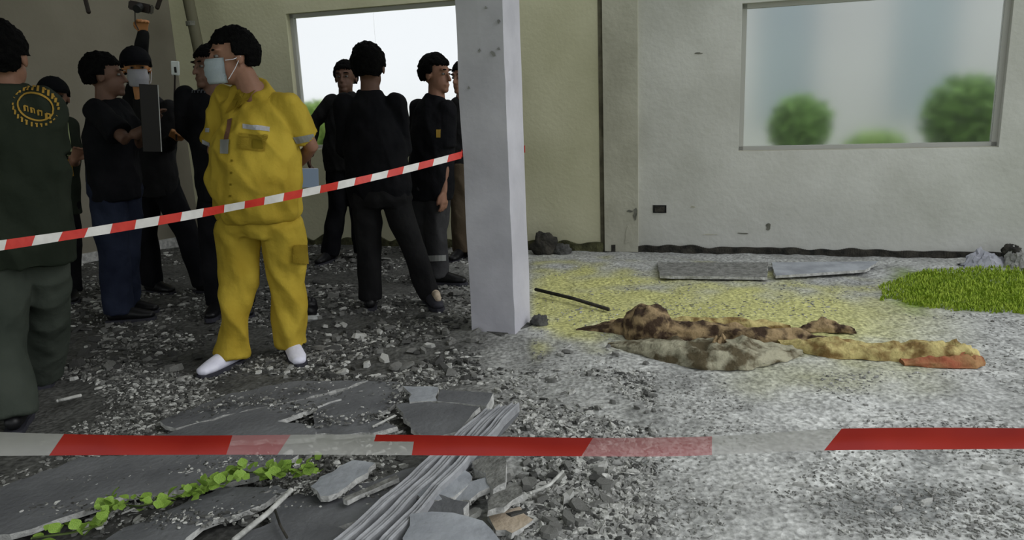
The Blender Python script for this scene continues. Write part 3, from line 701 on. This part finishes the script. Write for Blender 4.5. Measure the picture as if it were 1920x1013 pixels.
# ------------------------------------------------------------------ tapes
bk = thing('barrier_tape', 'narrow red and white striped tape tied to the column and slanting left', 'barrier tape', S(430, 388, 3.2))
pa, pb = S(868, 290, 4.02), S(-40, 466, 2.72)
def tp(t): 
    p = pa.lerp(pb, t); p.z -= .035 * 4 * t * (1 - t) - .0; return p
L = (pb - pa).length; n_ = int(L / .088)
bm = bmesh.new()
for i in range(n_):
    for k in range(3):
        t0, t1_ = (i + k / 3) / n_, (i + (k + 1) / 3) / n_
        q = []
        for t in (t0, t1_):
            a = .35 * math.sin(t * 9) + .15 * math.sin(t * 31); hw = .0185
            up = V((0, math.sin(a), math.cos(a))); p = tp(t); q.append((p, up * hw))
        (p0, u0_), (p1, u1_) = q; e = V((.0, .0008, 0)); sh_ = (pb - pa).normalized() * .012
        box8(bm, [p0 - u0_ - e + sh_, p1 - u1_ - e + sh_, p1 - u1_ + e + sh_, p0 - u0_ + e + sh_, p0 + u0_ - e, p1 + u1_ - e, p1 + u1_ + e, p0 + u0_ + e], i % 2)
o = obj('ribbon', bm, [M['red'], M['twhite']], bk)
bm = bmesh.new()
for i in range(4):
    c = [pc + fx * (a * (cw + .004) + (.004 if a == 0 else 0)) + fy * b for a, b in ((-1, -.004), (0, -.004), (0, cd + .004), (-1, cd + .004))]
    a, b = c[i], c[(i + 1) % 4]; zz = pa.z
    box8(bm, [V((a.x, a.y, zz - .02)), V((b.x, b.y, zz - .02)), V((b.x, b.y, zz - .02)) + V((.001, .001, 0)), V((a.x, a.y, zz - .02)) + V((.001, .001, 0)), V((a.x, a.y, zz + .02)), V((b.x, b.y, zz + .02)), V((b.x, b.y, zz + .02)) + V((.001, .001, 0)), V((a.x, a.y, zz + .02)) + V((.001, .001, 0))]) if i in (2, 3) else None
obj('knot_loop', bm, M['red'], bk)
ft = thing('barrier_tape', 'wide red and white tape stretched level across the foreground', 'barrier tape', S(960, 832, 1.5))
segs = [(-260, 120, 92, 'fwhite'), (95, 436, 424, 'fred'), (430, 545, 520, 'fpink'), (545, 778, 772, 'fwhite'), (778, 1112, 1090, 'fred'), (1112, 1335, 1335, 'fpink'), (1335, 1578, 1545, 'fwhite'), (1578, 2150, 2150, 'fred')]
mats_ = ['fred', 'fpink', 'fwhite']
bm = bmesh.new()
def ypt(x): return 813 + 6 * math.sin((x - 200) / 480) * 1.0 + 3 * math.sin(x / 150) + (-8 if x > 1300 else 0) * sm(1300, 1600, x)
def ypb(x): return 855 - 2 * math.sin(x / 300) - 14 * sm(1200, 1600, x) * .9
Yf = 1.5
prev = (-260, -260)
for (xs, xt, xb, mname) in segs:
    x0t, x0b = prev; x1t, x1b = xt, xb; N_ = 16
    for k in range(N_):
        a, b = k / N_, (k + 1) / N_
        T0, T1, B0, B1 = [x0t + (x1t - x0t) * a, x0t + (x1t - x0t) * b, x0b + (x1b - x0b) * a, x0b + (x1b - x0b) * b]
        rows = []
        for v_ in range(4):
            f = v_ / 3; dep = Yf + .006 * math.sin(f * 3.1) 
            rows.append((S(T0 + (B0 - T0) * f, ypt(T0) + (ypb(B0) - ypt(T0)) * f, dep + .004 * math.sin(T0 / 60 + f)), S(T1 + (B1 - T1) * f, ypt(T1) + (ypb(B1) - ypt(T1)) * f, dep + .004 * math.sin(T1 / 60 + f))))
        for ri, ((p0, p1), (q0, q1)) in enumerate(zip(rows, rows[1:])):
            fc = bm.faces.new([bm.verts.new(x) for x in (q0, q1, p1, p0)])
            fc.material_index = mats_.index('fred' if mname == 'fwhite' and xt == 778 and ri == 0 and T0 > 705 else mname)
    prev = (xt, xb)
bmesh.ops.remove_doubles(bm, verts=bm.verts[:], dist=.0002)
o = obj('ribbon', bm, [M[k] for k in mats_], ft, True)
# ------------------------------------------------------------------ slabs, rails, boards
def slab(name, label, cat, poly, z0, z1, mtop='slab', th=.02, tilt=None, jag=.012, group=None, root=None):
    """broken sheet lying on the ground: jagged outline, thickness, pale broken edge"""
    pts = []
    P = [G(x, y, z1) for x, y in poly]
    for i, p in enumerate(P):
        q = P[(i + 1) % len(P)]; n = max(2, int((q - p).length / .045))
        for k in range(n):
            t = k / n; s = p.lerp(q, t); d = (q - p).normalized(); nn = V((-d.y, d.x, 0)); s = s + nn * (random.uniform(-jag, jag) if k else 0)
            pts.append(s)
    c = sum(pts, V((0, 0, 0))) / len(pts)
    if tilt:
        for s in pts: s.z += max(-z1 + th * .4, (s.x - c.x) * tilt[0] + (s.y - c.y) * tilt[1])
    t = root or thing(name, label, cat, V((c.x, c.y, 0)), group)
    bm = bmesh.new(); hi = [bm.verts.new(s) for s in pts]; lo = [bm.verts.new(s + V((random.uniform(-.004, .004), random.uniform(-.004, .004), -th))) for s in pts]
    bm.faces.new(hi); bm.faces.new(lo[::-1])
    for i in range(len(pts)):
        k = (i + 1) % len(pts); f = bm.faces.new((hi[i], lo[i], lo[k], hi[k])); f.material_index = 1
    bmesh.ops.recalc_face_normals(bm, faces=bm.faces[:])
    obj('sheet', bm, [M[mtop], M['edge']], t)
    return t
slab('ceiling_board', 'wide dark board lying at the bottom left under the front tape', 'board', [(-60, 935), (0, 915), (153, 857), (330, 850), (560, 853), (520, 880), (420, 908), (300, 925), (230, 930), (150, 960), (60, 992), (-60, 1012)], .03, .052, 'slab')
slab('ceiling_board', 'dark board with long pale edge just above the front tape', 'board', [(305, 818), (350, 800), (470, 770), (615, 740), (640, 748), (520, 790), (590, 800), (590, 820), (430, 828)], .03, .05, 'slab')
slab('ceiling_board', 'broad dark board farthest back among the fallen boards', 'board', [(300, 790), (430, 738), (560, 714), (690, 713), (610, 738), (465, 768), (330, 803)], .02, .036, 'slab')
slab('ceiling_board', 'dark square board left of the cracked pale piece', 'board', [(600, 748), (690, 715), (755, 716), (742, 756), (700, 785), (745, 800), (700, 812), (585, 815), (588, 785)], .025, .042, 'slab')
slab('ceiling_board', 'grey wedge shaped board against the top of metal rails', 'board', [(742, 757), (800, 754), (900, 768), (858, 808), (800, 815), (770, 800)], .03, .058, 'slab', tilt=(.05, .05))
slab('ceiling_board', 'small pale square board beside the dark box shaped piece', 'board', [(755, 724), (822, 726), (820, 752), (768, 754), (772, 740)], .03, .066, 'slab_light')
slab('ceiling_board', 'dark thick rectangular piece above the metal rails', 'board', [(826, 731), (925, 737), (912, 761), (820, 752)], .03, .07, 'slab', th=.05, jag=.003)
slab('ceiling_board', 'pale blue grey board next to the end of green vine', 'board', [(582, 910), (600, 893), (662, 864), (704, 871), (690, 888), (632, 924), (600, 928)], .03, .07, 'slab_light', tilt=(.04, .02))
slab('ceiling_board', 'thin pale splinter right of the blue grey board', 'board', [(642, 933), (744, 890), (748, 896), (650, 940)], .03, .06, 'rub_m', jag=.003, th=.015)
slab('ceiling_board', 'dark board between the vine and the metal rails', 'board', [(500, 962), (560, 925), (690, 905), (760, 880), (800, 865), (770, 890), (670, 975), (590, 1000), (520, 992)], .015, .03, 'slab')
slab('ceiling_board', 'grey board beneath the vine at bottom left of rails', 'board', [(180, 1030), (230, 990), (330, 952), (420, 914), (520, 912), (545, 920), (470, 955), (380, 985), (330, 1030)], .03, .05, 'slab', tilt=(.0, .02))
slab('ceiling_board', 'dark board corner at the bottom beside the rail ends', 'board', [(430, 1040), (450, 1000), (520, 975), (610, 985), (660, 1000), (600, 1040)], .02, .04, 'slab')
slab('ceiling_board', 'large pale grey slab at the bottom centre right of rails', 'board', [(770, 975), (850, 966), (905, 975), (960, 1040), (760, 1040)], .05, .09, 'slab_light', th=.04, tilt=(-.1, .05))
slab('ceiling_board', 'grey slab leaning beside rails below the front tape', 'board', [(820, 872), (870, 878), (885, 890), (850, 930), (790, 940), (775, 930)], .04, .08, 'slab_light', th=.03, tilt=(-.1, .0))
slab('ceiling_board', 'dark grey block between the rails and bottom slab', 'board', [(740, 945), (800, 930), (880, 950), (870, 970), (770, 975), (735, 990)], .03, .07, 'slab', th=.05, tilt=(.1, .1))
slab('ceiling_board', 'mossy upright piece in the dark gap below the tape', 'board', [(885, 862), (945, 858), (948, 905), (925, 912)], .03, .09, 'rub_m', th=.03, tilt=(.2, .1))
slab('ceiling_board', 'grey shard in rubble right of the leaning slab', 'board', [(860, 912), (915, 900), (925, 915), (880, 935), (855, 935)], .03, .07, 'slab_light', tilt=(.1, .1))
slab('ceiling_board', 'grey shard over the tan plaster patch', 'board', [(925, 920), (965, 900), (980, 930), (945, 955), (915, 960)], .03, .07, 'rub_m', tilt=(.1, -.1))
slab('ceiling_board', 'tan plaster patch in the rubble at the bottom', 'board', [(915, 965), (975, 950), (1000, 975), (960, 1000), (930, 995)], .01, .025, 'tan')
slab('flat_board', 'thin grey board lying along the foot of the right wall', 'board', [(1232, 492), (1440, 492), (1438, 520), (1238, 517)], .01, .03, 'rub_m', jag=.004)
slab('flat_board', 'thin bluish board along the right wall nearer the grass', 'board', [(1446, 492), (1648, 490), (1622, 506), (1455, 517)], .01, .035, 'slab_light', jag=.004)
# three metal rails side by side
for k, (a, b, lab, w0) in enumerate((((918, 768), (610, 1040), 'leftmost of three pale metal rails lying diagonally', .017), ((941, 762), (655, 1040), 'middle one of three pale metal rails lying diagonally', .019), ((965, 758), (700, 1040), 'rightmost of three pale metal rails lying diagonally', .017))):
    p, q = G(*a, .085 + .006 * k), G(*b, .085 + .006 * k); d = (q - p); Ln = d.length; d.normalize(); s = V((-d.y, d.x, 0))
    t = thing('metal_rail', lab, 'rail', V((p.x, p.y, 0)))
    bm = bmesh.new()
    prof = [(-w0, -.03), (-w0, .0), (-w0 * .75, .008), (-w0 * .45, -.008), (0, .004), (w0 * .45, -.008), (w0 * .75, .008), (w0, 0), (w0, -.03)]
    rows = []
    for i in range(15):
        c = p + d * Ln * i / 14 + s * .004 * math.sin(i * 1.7 + k); rows.append([bm.verts.new(c + s * a_ + V((0, 0, b_ + .002 * random.random()))) for a_, b_ in prof])
    for r0_, r1_ in zip(rows, rows[1:]):
        for i in range(len(prof) - 1): bm.faces.new((r0_[i], r0_[i + 1], r1_[i + 1], r1_[i]))
    bmesh.ops.solidify(bm, geom=bm.faces[:], thickness=.002)
    obj('channel', bm, M['rail'], t)
    bm = bmesh.new(); box8(bm, [p + s * a_ * w0 + d * e_ + V((0, 0, z)) for z in (-.045, -.03) for a_, e_ in ((-1, 0), (1, 0), (1, Ln), (-1, Ln))]); obj('flange', bm, M['slab'], t)
# sticks
def stick(label, pts, r, m_, z=.03, name='stick'):
    P = [G(x, y, z) for x, y in pts]; bm = bmesh.new(); limb(bm, P, [r] * len(P), 7); solo(name, bm, M[m_], label, 'stick', smooth=True)
stick('long dark stick on ochre dust right of the column', [(1005, 543), (1075, 560), (1140, 580)], .012, 'dirt')
stick('pale thin stick on the gravel near the left man\'s foot', [(108, 752), (150, 742)], .008, 'rub_l')
stick('thin forked twig in the rubble below the front tape', [(995, 925), (1030, 910), (1055, 885)], .006, 'rub_l', .07, 'twig')
stick('dark curved twig on the board near the rail ends', [(515, 955), (525, 985), (538, 1008)], .004, 'dirt', .058, 'twig')
stick('white perforated strip crossing the board at the bottom', [(440, 1012), (505, 960), (545, 920)], .009, 'rub_l', .062, 'strip')
stick('short pale stick lying in rubble above the rails', [(700, 800), (740, 780)], .005, 'rub_l', .06)
# ------------------------------------------------------------------ rubble
def chunk(seed, flat=.5, n=8):
    """angular broken piece of unit size"""
    rnd = random.Random(seed); bm = bmesh.new(); m_ = rnd.randint(5, 7); jag = [rnd.uniform(.6, 1.1) for _ in range(m_)]
    lo = [bm.verts.new((math.cos(i * 6.283 / m_) * jag[i], math.sin(i * 6.283 / m_) * jag[i] * .75, -flat * .5)) for i in range(m_)]
    hi = [bm.verts.new((v.co.x * rnd.uniform(.65, .95), v.co.y * rnd.uniform(.65, .95), flat * rnd.uniform(.25, .6))) for v in lo]
    bm.faces.new(lo[::-1]); bm.faces.new(hi)
    for i in range(m_): k = (i + 1) % m_; bm.faces.new((lo[i], lo[k], hi[k], hi[i]))
    bmesh.ops.triangulate(bm, faces=bm.faces[:]); return bm
protos = []
for s in range(10):
    me = tomesh(chunk(s, .35 + .06 * s)); protos.append(([tuple(v.co) for v in me.vertices], [tuple(p.vertices) for p in me.polygons]))
    bpy.data.meshes.remove(me)
mesh_c = {}
for s in range(10):
    for k in ('rub_d', 'rub_m', 'rub_l'):
        me = bpy.data.meshes.new('chunk'); me.from_pydata(protos[s][0], [], protos[s][1]); me.materials.append(M[k]); mesh_c[(s, k)] = me
def put(px, py, size, k, label, group, lift=.3, mid=.03):
    p = G(px, py, 0); p.z = hz(p.x, p.y) + size * lift
    o = bpy.data.objects.new('rubble_piece', mesh_c[(random.randrange(10), k)]); C.objects.link(o)
    o.location = p; o.scale = (size * random.uniform(.8, 1.3), size * random.uniform(.6, 1.1), size * random.uniform(.5, 1))
    o.rotation_euler = (random.uniform(-.35, .35), random.uniform(-.35, .35), random.uniform(0, 6.28))
    o['label'] = {'rub_d': 'dark ', 'rub_m': 'mid grey ', 'rub_l': 'pale '}[k] + ('smaller ' if size < mid else 'bigger ') + label; o['category'] = 'rubble'; o['group'] = group
def stuff(name, label, count, sampler, zmat, group=None):
    vv, ff, mi = [], [], []
    for i in range(count):
        px, py, size, k = sampler()
        p = G(px, py, 0)
        if not (X0 < p.x < X1 and Y0 < p.y < Y1): continue
        if WN.dot(p - WA) < .03: continue
        if LN.dot(p - cr) < .05: continue
        vs0, fs0 = protos[random.randrange(10)]
        mx = Matrix.Translation((p.x, p.y, getattr(sampler, 'z', hz(p.x, p.y)) + size * .22)) @ Matrix.Rotation(random.uniform(0, 6.28), 4, 'Z') @ Matrix.Rotation(random.uniform(-.5, .5), 4, 'X') @ Matrix.Diagonal((size * random.uniform(.7, 1.5), size * random.uniform(.5, 1.1), size * random.uniform(.35, 1), 1))
        b0 = len(vv); vv += [tuple(mx @ V(q)) for q in vs0]; ff += [tuple(b0 + a for a in f) for f in fs0]; mi += [k] * len(fs0)
    me = bpy.data.meshes.new(name); me.from_pydata(vv, [], ff); me.polygons.foreach_set('material_index', mi)
    o = link(name, me, [M[x] for x in zmat]); o['kind'] = 'stuff'; o['label'] = label; o['category'] = 'rubble'
    return o
# uniform on the ground in a quad region of the floor, sized in metres
def samp(xa, xb, ya, yb, s0, s1, wts, clump=.0):
    def f():
        while True:
            y = random.uniform(ya, yb); x = random.uniform(xa, xb)
            if random.random() > ((yb + 60 - y) / (yb + 60 - ya)) ** .0: continue
            if 1160 < x < 1845 and 600 < y < 698 or (x > 1650 and 500 < y < 590) or (1225 < x < 1655 and 488 < y < 522): continue
            p = G(x, y, 0); nn = noise.noise(V((p.x * 2.2, p.y * 2.2, 20)))
            if nn < clump * random.uniform(-1, 1): continue
            r = random.random(); k = 0 if r < wts[0] else (1 if r < wts[0] + wts[1] else 2)
            return x, y, random.uniform(s0, s1) * random.choice((.7, 1, 1, 1.5)), k
    return f
zm = ['rub_d', 'rub_m', 'rub_l']
stuff('gravel', 'dark litter of broken plaster covering the floor among the men', 13000, samp(-20, 900, 452, 720, .006, .021, (.48, .38, .14), .2), zm)
stuff('gravel', 'pale speckled grit between left man and the fallen boards', 7000, samp(20, 760, 655, 835, .005, .013, (.35, .45, .2), -.2), zm)
stuff('gravel', 'grey rubble bits filling the gaps between the fallen boards', 2200, samp(0, 900, 840, 1013, .005, .016, (.3, .5, .2), .2), zm)
stuff('gravel', 'loose pale rubble right of the metal rails', 5600, samp(790, 1230, 690, 1013, .006, .016, (.15, .45, .40), .2), ['rub_d', 'rub_g', 'rub_l'])
stuff('gravel', 'fine pale gravel covering the open ground on the right', 6500, samp(1000, 1950, 500, 1013, .003, .009, (.12, .73, .15), .2), ['rub_m', 'rub_g', 'rub_l'])
def along(lines, spread, s0, s1, wts, zz):
    def f():
        a, b = random.choice(lines); t = random.random(); k = random.random(); k = 0 if k < wts[0] else (1 if k < wts[0] + wts[1] else 2)
        return a[0] + (b[0] - a[0]) * t + random.gauss(0, spread), a[1] + (b[1] - a[1]) * t + random.gauss(0, spread * .45), random.uniform(s0, s1), k
    f.z = zz
    return f
stuff('gravel', 'broken crumbs scattered along the cracks on top of the boards', 1500, along([((330, 800), (600, 745)), ((480, 772), (600, 790)), ((590, 815), (745, 800)), ((480, 940), (760, 958)), ((540, 925), (600, 940)), ((60, 985), (330, 965)), ((350, 905), (520, 880)), ((745, 790), (770, 720)), ((770, 940), (900, 960)), ((860, 880), (950, 950)), ((280, 1000), (480, 1000))], 16, .004, .012, (.4, .35, .25), .05), zm)
stuff('gravel', 'small bits strewn thinly over the dark boards', 500, along([((100, 930), (560, 870)), ((300, 780), (740, 750)), ((200, 1000), (600, 960))], 30, .003, .007, (.4, .35, .25), .05), zm)
def ring(n, xa, xb, ya, yb, s0, s1, ks, label, group):
    for _ in range(n):
        x, y = random.uniform(xa, xb), random.uniform(ya, yb); put(x, y, random.uniform(s0, s1), random.choice(ks), label, group, mid=(s0 + s1) / 2)
ring(75, 790, 1150, 860, 1010, .02, .045, ['rub_m', 'rub_m', 'rub_l', 'rub_d'], 'angular rubble piece in the heap right of the rails', 'rubble right of the rails')
ring(70, 600, 900, 600, 712, .025, .055, ['rub_m', 'rub_d', 'rub_m', 'rub_l'], 'broken plaster lump on the floor left of the column', 'plaster lumps by the column')
ring(60, 130, 420, 520, 700, .025, .055, ['rub_d', 'rub_d', 'rub_m'], 'flat plaster lump on the floor around the yellow man\'s shoes', 'plaster lumps round the yellow man')
ring(55, 570, 870, 480, 600, .025, .065, ['rub_d', 'rub_m', 'rub_m'], 'flat plaster flake on the floor around the central black clad man', 'plaster flakes round the central man')
ring(35, 930, 1250, 640, 800, .015, .03, ['rub_m', 'rub_l'], 'stone on the gravel in front of the column', 'stones before the column')
ring(35, 20, 580, 930, 1005, .015, .035, ['rub_m', 'rub_l', 'rub_d'], 'rubble piece lying on the boards near the vine', 'rubble on the boards')
ring(60, 250, 740, 725, 815, .01, .022, ['rub_l', 'rub_m'], 'crumb lying on the dark boards above the tape', 'crumbs on the boards')
for (x, y, s, lab) in ((1385, 915, .022, 'pale chip on right ground, left of a row of white chips'), (1500, 910, .022, 'largest chip in the row of white chips on right ground'), (1518, 916, .015, 'middle chip in the row of white chips on right ground'),
        (1538, 915, .016, 'right chip in the row of white chips on right ground'), (1680, 961, .026, 'bright white oblong chip at lower right'), (1738, 942, .03, 'pinkish white chip just beyond the bright oblong chip'),
        (1858, 880, .028, 'left white flake near the right edge under the tape'), (1898, 884, .03, 'right white flake at the right edge under the tape'), (1295, 905, .014, 'small upright pale chip right of the rubble'), (1790, 997, .012, 'small white chip near the bottom right corner'),
        (1600, 996, .012, 'tiny white chip at the bottom of right ground'), (1543, 948, .011, 'tiny white chip below the row of chips')):
    p = G(x, y, 0); o = bpy.data.objects.new('white_chip', mesh_c[(random.randrange(10), 'rub_l')]); C.objects.link(o); o.location = (p.x, p.y, hz(p.x, p.y) + s * .3); o.scale = (s * 1.2, s * .6, s * .8); o.rotation_euler = (.1, 0, random.uniform(-.5, .5)); o['label'] = lab; o['category'] = 'chip'
# debris along the wall foot
def lump(name, label, cat, c, r, m_, amp=.35, sc_=7, group=None, seg=26, parent=None):
    bm = bmesh.new(); ball(bm, c, r, None, seg, seg // 2 + 3, lambda d: 1 + amp * noise.noise(d * 2.2 + V(c) * sc_) + amp * .4 * noise.noise(d * 6 + V(c)))
    for v in bm.verts: v.co.z = max(v.co.z, -.01)
    if parent: return obj(name, bm, m_, parent, True)
    return solo(name, bm, m_, label, cat, group, True)
lump('rock', 'dark rock against the wall just right of the column', 'rock', G(1022, 474) + V((0, 0, .05)), (.11, .09, .13), M['dirt'])
lump('rock', 'brown clod beside the dark rock at the wall foot', 'rock', G(1052, 474) + V((0, 0, .02)), (.08, .07, .06), M['rub_d'])
lump('rock', 'dark damp stone at the right foot of the column', 'rock', G(1012, 612) + V((0, 0, .02)), (.05, .05, .05), M['rub_d'])
def crumple(label, c, r, m_, cat='plastic sheet', name='crumpled_sheet'):
    bm = bmesh.new(); n = 16; g = []
    for i in range(n + 1):
        row = []
        for k in range(n + 1):
            u_, v_ = i / n - .5, k / n - .5; e = max(0, 1 - (u_ * u_ + v_ * v_) * 3.6)
            row.append(bm.verts.new(c + V((u_ * r[0] * 2 + .03 * noise.noise(V((i, k, 1)) * .7), v_ * r[1] * 2, max(.0, r[2] * e * (.6 + 1.1 * abs(noise.noise(V((u_ * 6, v_ * 6, c.x)))) + .3 * noise.noise(V((u_ * 15, v_ * 15, 3)))))))))
        g.append(row)
    for i in range(n):
        for k in range(n): bm.faces.new((g[i][k], g[i + 1][k], g[i + 1][k + 1], g[i][k + 1]))
    bmesh.ops.solidify(bm, geom=bm.faces[:], thickness=.003)
    return solo(name, bm, m_, label, cat)
crumple('crumpled white sheet at the wall foot beyond the grass', G(1846, 498), (.15, .09, .11), M['white_cloth'])
crumple('crumpled dark and white bundle at the right edge beyond the grass', G(1906, 500), (.09, .09, .13), M['rub_l'])
lump('rock', 'black bag like lump on the white sheets at right edge', 'rock', G(1893, 497) + V((0, 0, .10)), (.06, .05, .05), M['dirt'])
# pale blue box and dark bag near the yellow man
p = S(576, 333, 6.1)
bx_ = thing('folder', 'pale blue folder held low behind the yellow man\'s elbow', 'folder', p + V((0, 0, -.1)))
mx = Matrix.Translation(p) @ Matrix.Rotation(.35, 4, 'Z') @ Matrix.Rotation(.06, 4, 'Y')
bm = bmesh.new(); box(bm, (-.09, -.008, -.08), (.09, -.003, .07), mx); box(bm, (-.09, .003, -.08), (.09, .008, .07), mx); obj('cover', bm, M['blue_box'], bx_)
bm = bmesh.new(); box(bm, (-.086, -.003, -.076), (.086, .003, .075), mx); obj('paper', bm, M['white_cloth'], bx_)
q = G(583, 600)
bg_ = thing('dark_bag', 'small black bag with white base on the floor behind the yellow trouser leg', 'bag', q)
lump('bag_body', '', '', q + V((-.02, 0, .08)), (.07, .05, .07), M['shoe_b'], parent=bg_)
lump('bag_base', '', '', q + V((0, -.01, .02)), (.06, .05, .025), M['reflect'], parent=bg_)
# ceiling oddments
for (a, b, lab) in (((150, -40), (166, 22), 'short dark rod hanging at the top left'), ((310, -30), (295, 14), 'short dark rod hanging right of the raised camera')):
    p0, p1 = S(*b, 5.0), S(*a, 5.0); d = (p1 - p0).normalized(); t = (ZT - p0.z) / d.z
    bm = bmesh.new(); limb(bm, [p0, p0 + d * t], [.014, .014], 8); solo('hanging_rod', bm, M['camera_b'], lab, 'rod')
# ------------------------------------------------------------------ long low heap on the gravel
hp = thing('covered_heap', 'long low heap of brown, ochre and grey cloth lying on the right gravel', 'heap', G(1400, 650))
def ridge(name, pts, m_, fold=.02, sd=0, label=None):
    """soft draped form: widths and heights along a line on the ground"""
    bm = bmesh.new(); rows = []; n = 18; P = []
    for i in range(len(pts) - 1):
        for k in range(10): P.append([pts[i][j] + (pts[i + 1][j] - pts[i][j]) * k / 10 for j in range(4)])
    P.append(list(pts[-1]))
    for i, (x, y, w_, h_) in enumerate(P):
        c = G(x, y); row = []
        for k in range(n + 1):
            a = math.pi * k / n; f = 1 + .25 * noise.noise(V((i * .22 + sd, k * .5, sd)))
            row.append(bm.verts.new(c + V((fold * noise.noise(V((i * .4, k, sd))), -math.cos(a) * w_ * f, max(-.01, math.sin(a) * h_ * f * (1 + .35 * noise.noise(V((i * .35, k * .3, sd + 9)))))))))
        rows.append(row)
    for a, b in zip(rows, rows[1:]):
        for k in range(n): bm.faces.new((a[k], a[k + 1], b[k + 1], b[k]))
    bm.faces.new(rows[0]); bm.faces.new(rows[-1][::-1])
    obj(name, bm, M[m_], hp, True, label)
lump('cloth_mound', '', '', G(1215, 634) + V((0, 0, .05)), (.13, .11, .14), M['heap_b'], .2, parent=hp)['label'] = 'rounded dark brown mound'
ridge('cloth_fold', [(1080, 622, .02, .01), (1150, 622, .07, .06), (1200, 628, .10, .10)], 'heap_b', sd=1)
ridge('cloth_fold', [(1210, 632, .10, .10), (1300, 634, .09, .09), (1400, 640, .07, .08), (1500, 642, .07, .06), (1560, 642, .04, .02)], 'heap_b', sd=2)
ridge('cloth_fold', [(1140, 648, .03, .01), (1220, 660, .13, .06), (1300, 672, .17, .08), (1380, 672, .17, .09), (1450, 665, .12, .05), (1500, 660, .05, .02)], 'heap_g', sd=3, label='grey beige cloth')
ridge('cloth_fold', [(1320, 690, .03, .02), (1350, 668, .05, .13), (1385, 690, .03, .02)], 'heap_b', sd=8)
ridge('cloth_fold', [(1460, 650, .04, .03), (1540, 662, .08, .07), (1640, 668, .07, .06), (1740, 672, .09, .08), (1800, 674, .09, .08), (1836, 676, .05, .03)], 'heap_y', sd=4, label='ochre yellow cloth')
ridge('cloth_fold', [(1690, 682, .03, .02), (1760, 684, .05, .04), (1815, 683, .06, .05), (1840, 682, .03, .03)], 'heap_r', sd=5, label='rust red end')
ridge('cloth_fold', [(1180, 610, .04, .02), (1290, 614, .07, .05), (1400, 618, .06, .06), (1480, 620, .05, .03)], 'heap_y', sd=6, label='ochre yellow cloth')
ridge('cloth_fold', [(1490, 622, .03, .01), (1540, 618, .05, .06), (1600, 622, .04, .02)], 'heap_b', sd=7)
# ------------------------------------------------------------------ grass and vine
bm = bmesh.new(); random.seed(19); cnt = 0
while cnt < 9000:
    x, y = random.uniform(1640, 2010), random.uniform(500, 592)
    e = ((x - 1880) / 240) ** 2 + ((y - 545) / 42) ** 2
    if e > 1 + .25 * noise.noise(V((x * .03, y * .06, 0))) or (y < 500 + max(0, 1700 - x) * .1): continue
    p = G(x, y)
    if WN.dot(p - WA) < .03: continue
    p.z = hz(p.x, p.y); a = random.uniform(0, 6.28); h_ = random.uniform(.012, .03); s = V((math.cos(a), math.sin(a), 0)) * .004; b_ = V((math.cos(a + 1.3), math.sin(a + 1.3), 0)) * h_ * .5
    v0, v1, v2, v3, v4 = [bm.verts.new(q_) for q_ in (p - s, p + s, p + s * .8 + b_ * .4 + V((0, 0, h_ * .6)), p - s * .8 + b_ * .4 + V((0, 0, h_ * .6)), p + b_ + V((0, 0, h_)))]
    bm.faces.new((v0, v1, v2, v3)); bm.faces.new((v3, v2, v4)); cnt += 1
o = link('grass', tomesh(bm), M['grass']); o['kind'] = 'stuff'; o['label'] = 'patch of short bright green grass at the right by the wall'; o['category'] = 'grass'
random.seed(23)
vp = [(60, 1010), (130, 1000), (190, 985), (215, 945), (260, 950), (310, 940), (350, 925), (385, 912), (430, 893), (480, 885), (530, 886), (575, 880), (592, 872)]
vn = thing('creeping_vine', 'green leafy vine creeping over the boards at bottom left', 'vine', G(340, 935))
bm = bmesh.new(); limb(bm, [G(x, y, .065 + .006 * math.sin(i * 2)) for i, (x, y) in enumerate(vp)], [.004] * len(vp), 6); obj('vine_stem', bm, M['stem'], vn, True)
lm = bmesh.new()
g = []
for i in range(7):
    t = i / 6; wdt = (math.sin(t ** .7 * math.pi)) * .52 + (.03 if 0 < i < 6 else 0)
    g.append([lm.verts.new((-wdt, t - (.12 if i == 0 else 0), .12 * wdt + .10 * math.sin(t * 3))), lm.verts.new((0, t, -.05 + .10 * math.sin(t * 3))), lm.verts.new((wdt, t - (.12 if i == 0 else 0), .12 * wdt + .10 * math.sin(t * 3)))])
for a, b in zip(g, g[1:]):
    lm.faces.new((a[0], a[1], b[1], b[0])); lm.faces.new((a[1], a[2], b[2], b[1]))
lmesh = tomesh(lm, True); lmesh.materials.append(M['leaf'])
for i in range(170):
    f = random.random(); f = f ** .9; k = f * (len(vp) - 1.001); a = int(k); x = vp[a][0] + (vp[a + 1][0] - vp[a][0]) * (k - a) + random.uniform(-16, 16); y = vp[a][1] + (vp[a + 1][1] - vp[a][1]) * (k - a) + random.uniform(-14, 12)
    if x < 180 and random.random() < .5: continue
    o = bpy.data.objects.new('leaf', lmesh); C.objects.link(o); o.parent = vn
    p = G(x, y, random.uniform(.06, .11)); o.location = p - V(vn['_b']); s = random.uniform(.018, .042); o.scale = (s, s, s)
    o.rotation_euler = (random.uniform(-.2, 1.0), random.uniform(-.5, .5), random.uniform(0, 6.28))
for o in bpy.data.objects:
    if '_b' in o: del o['_b']
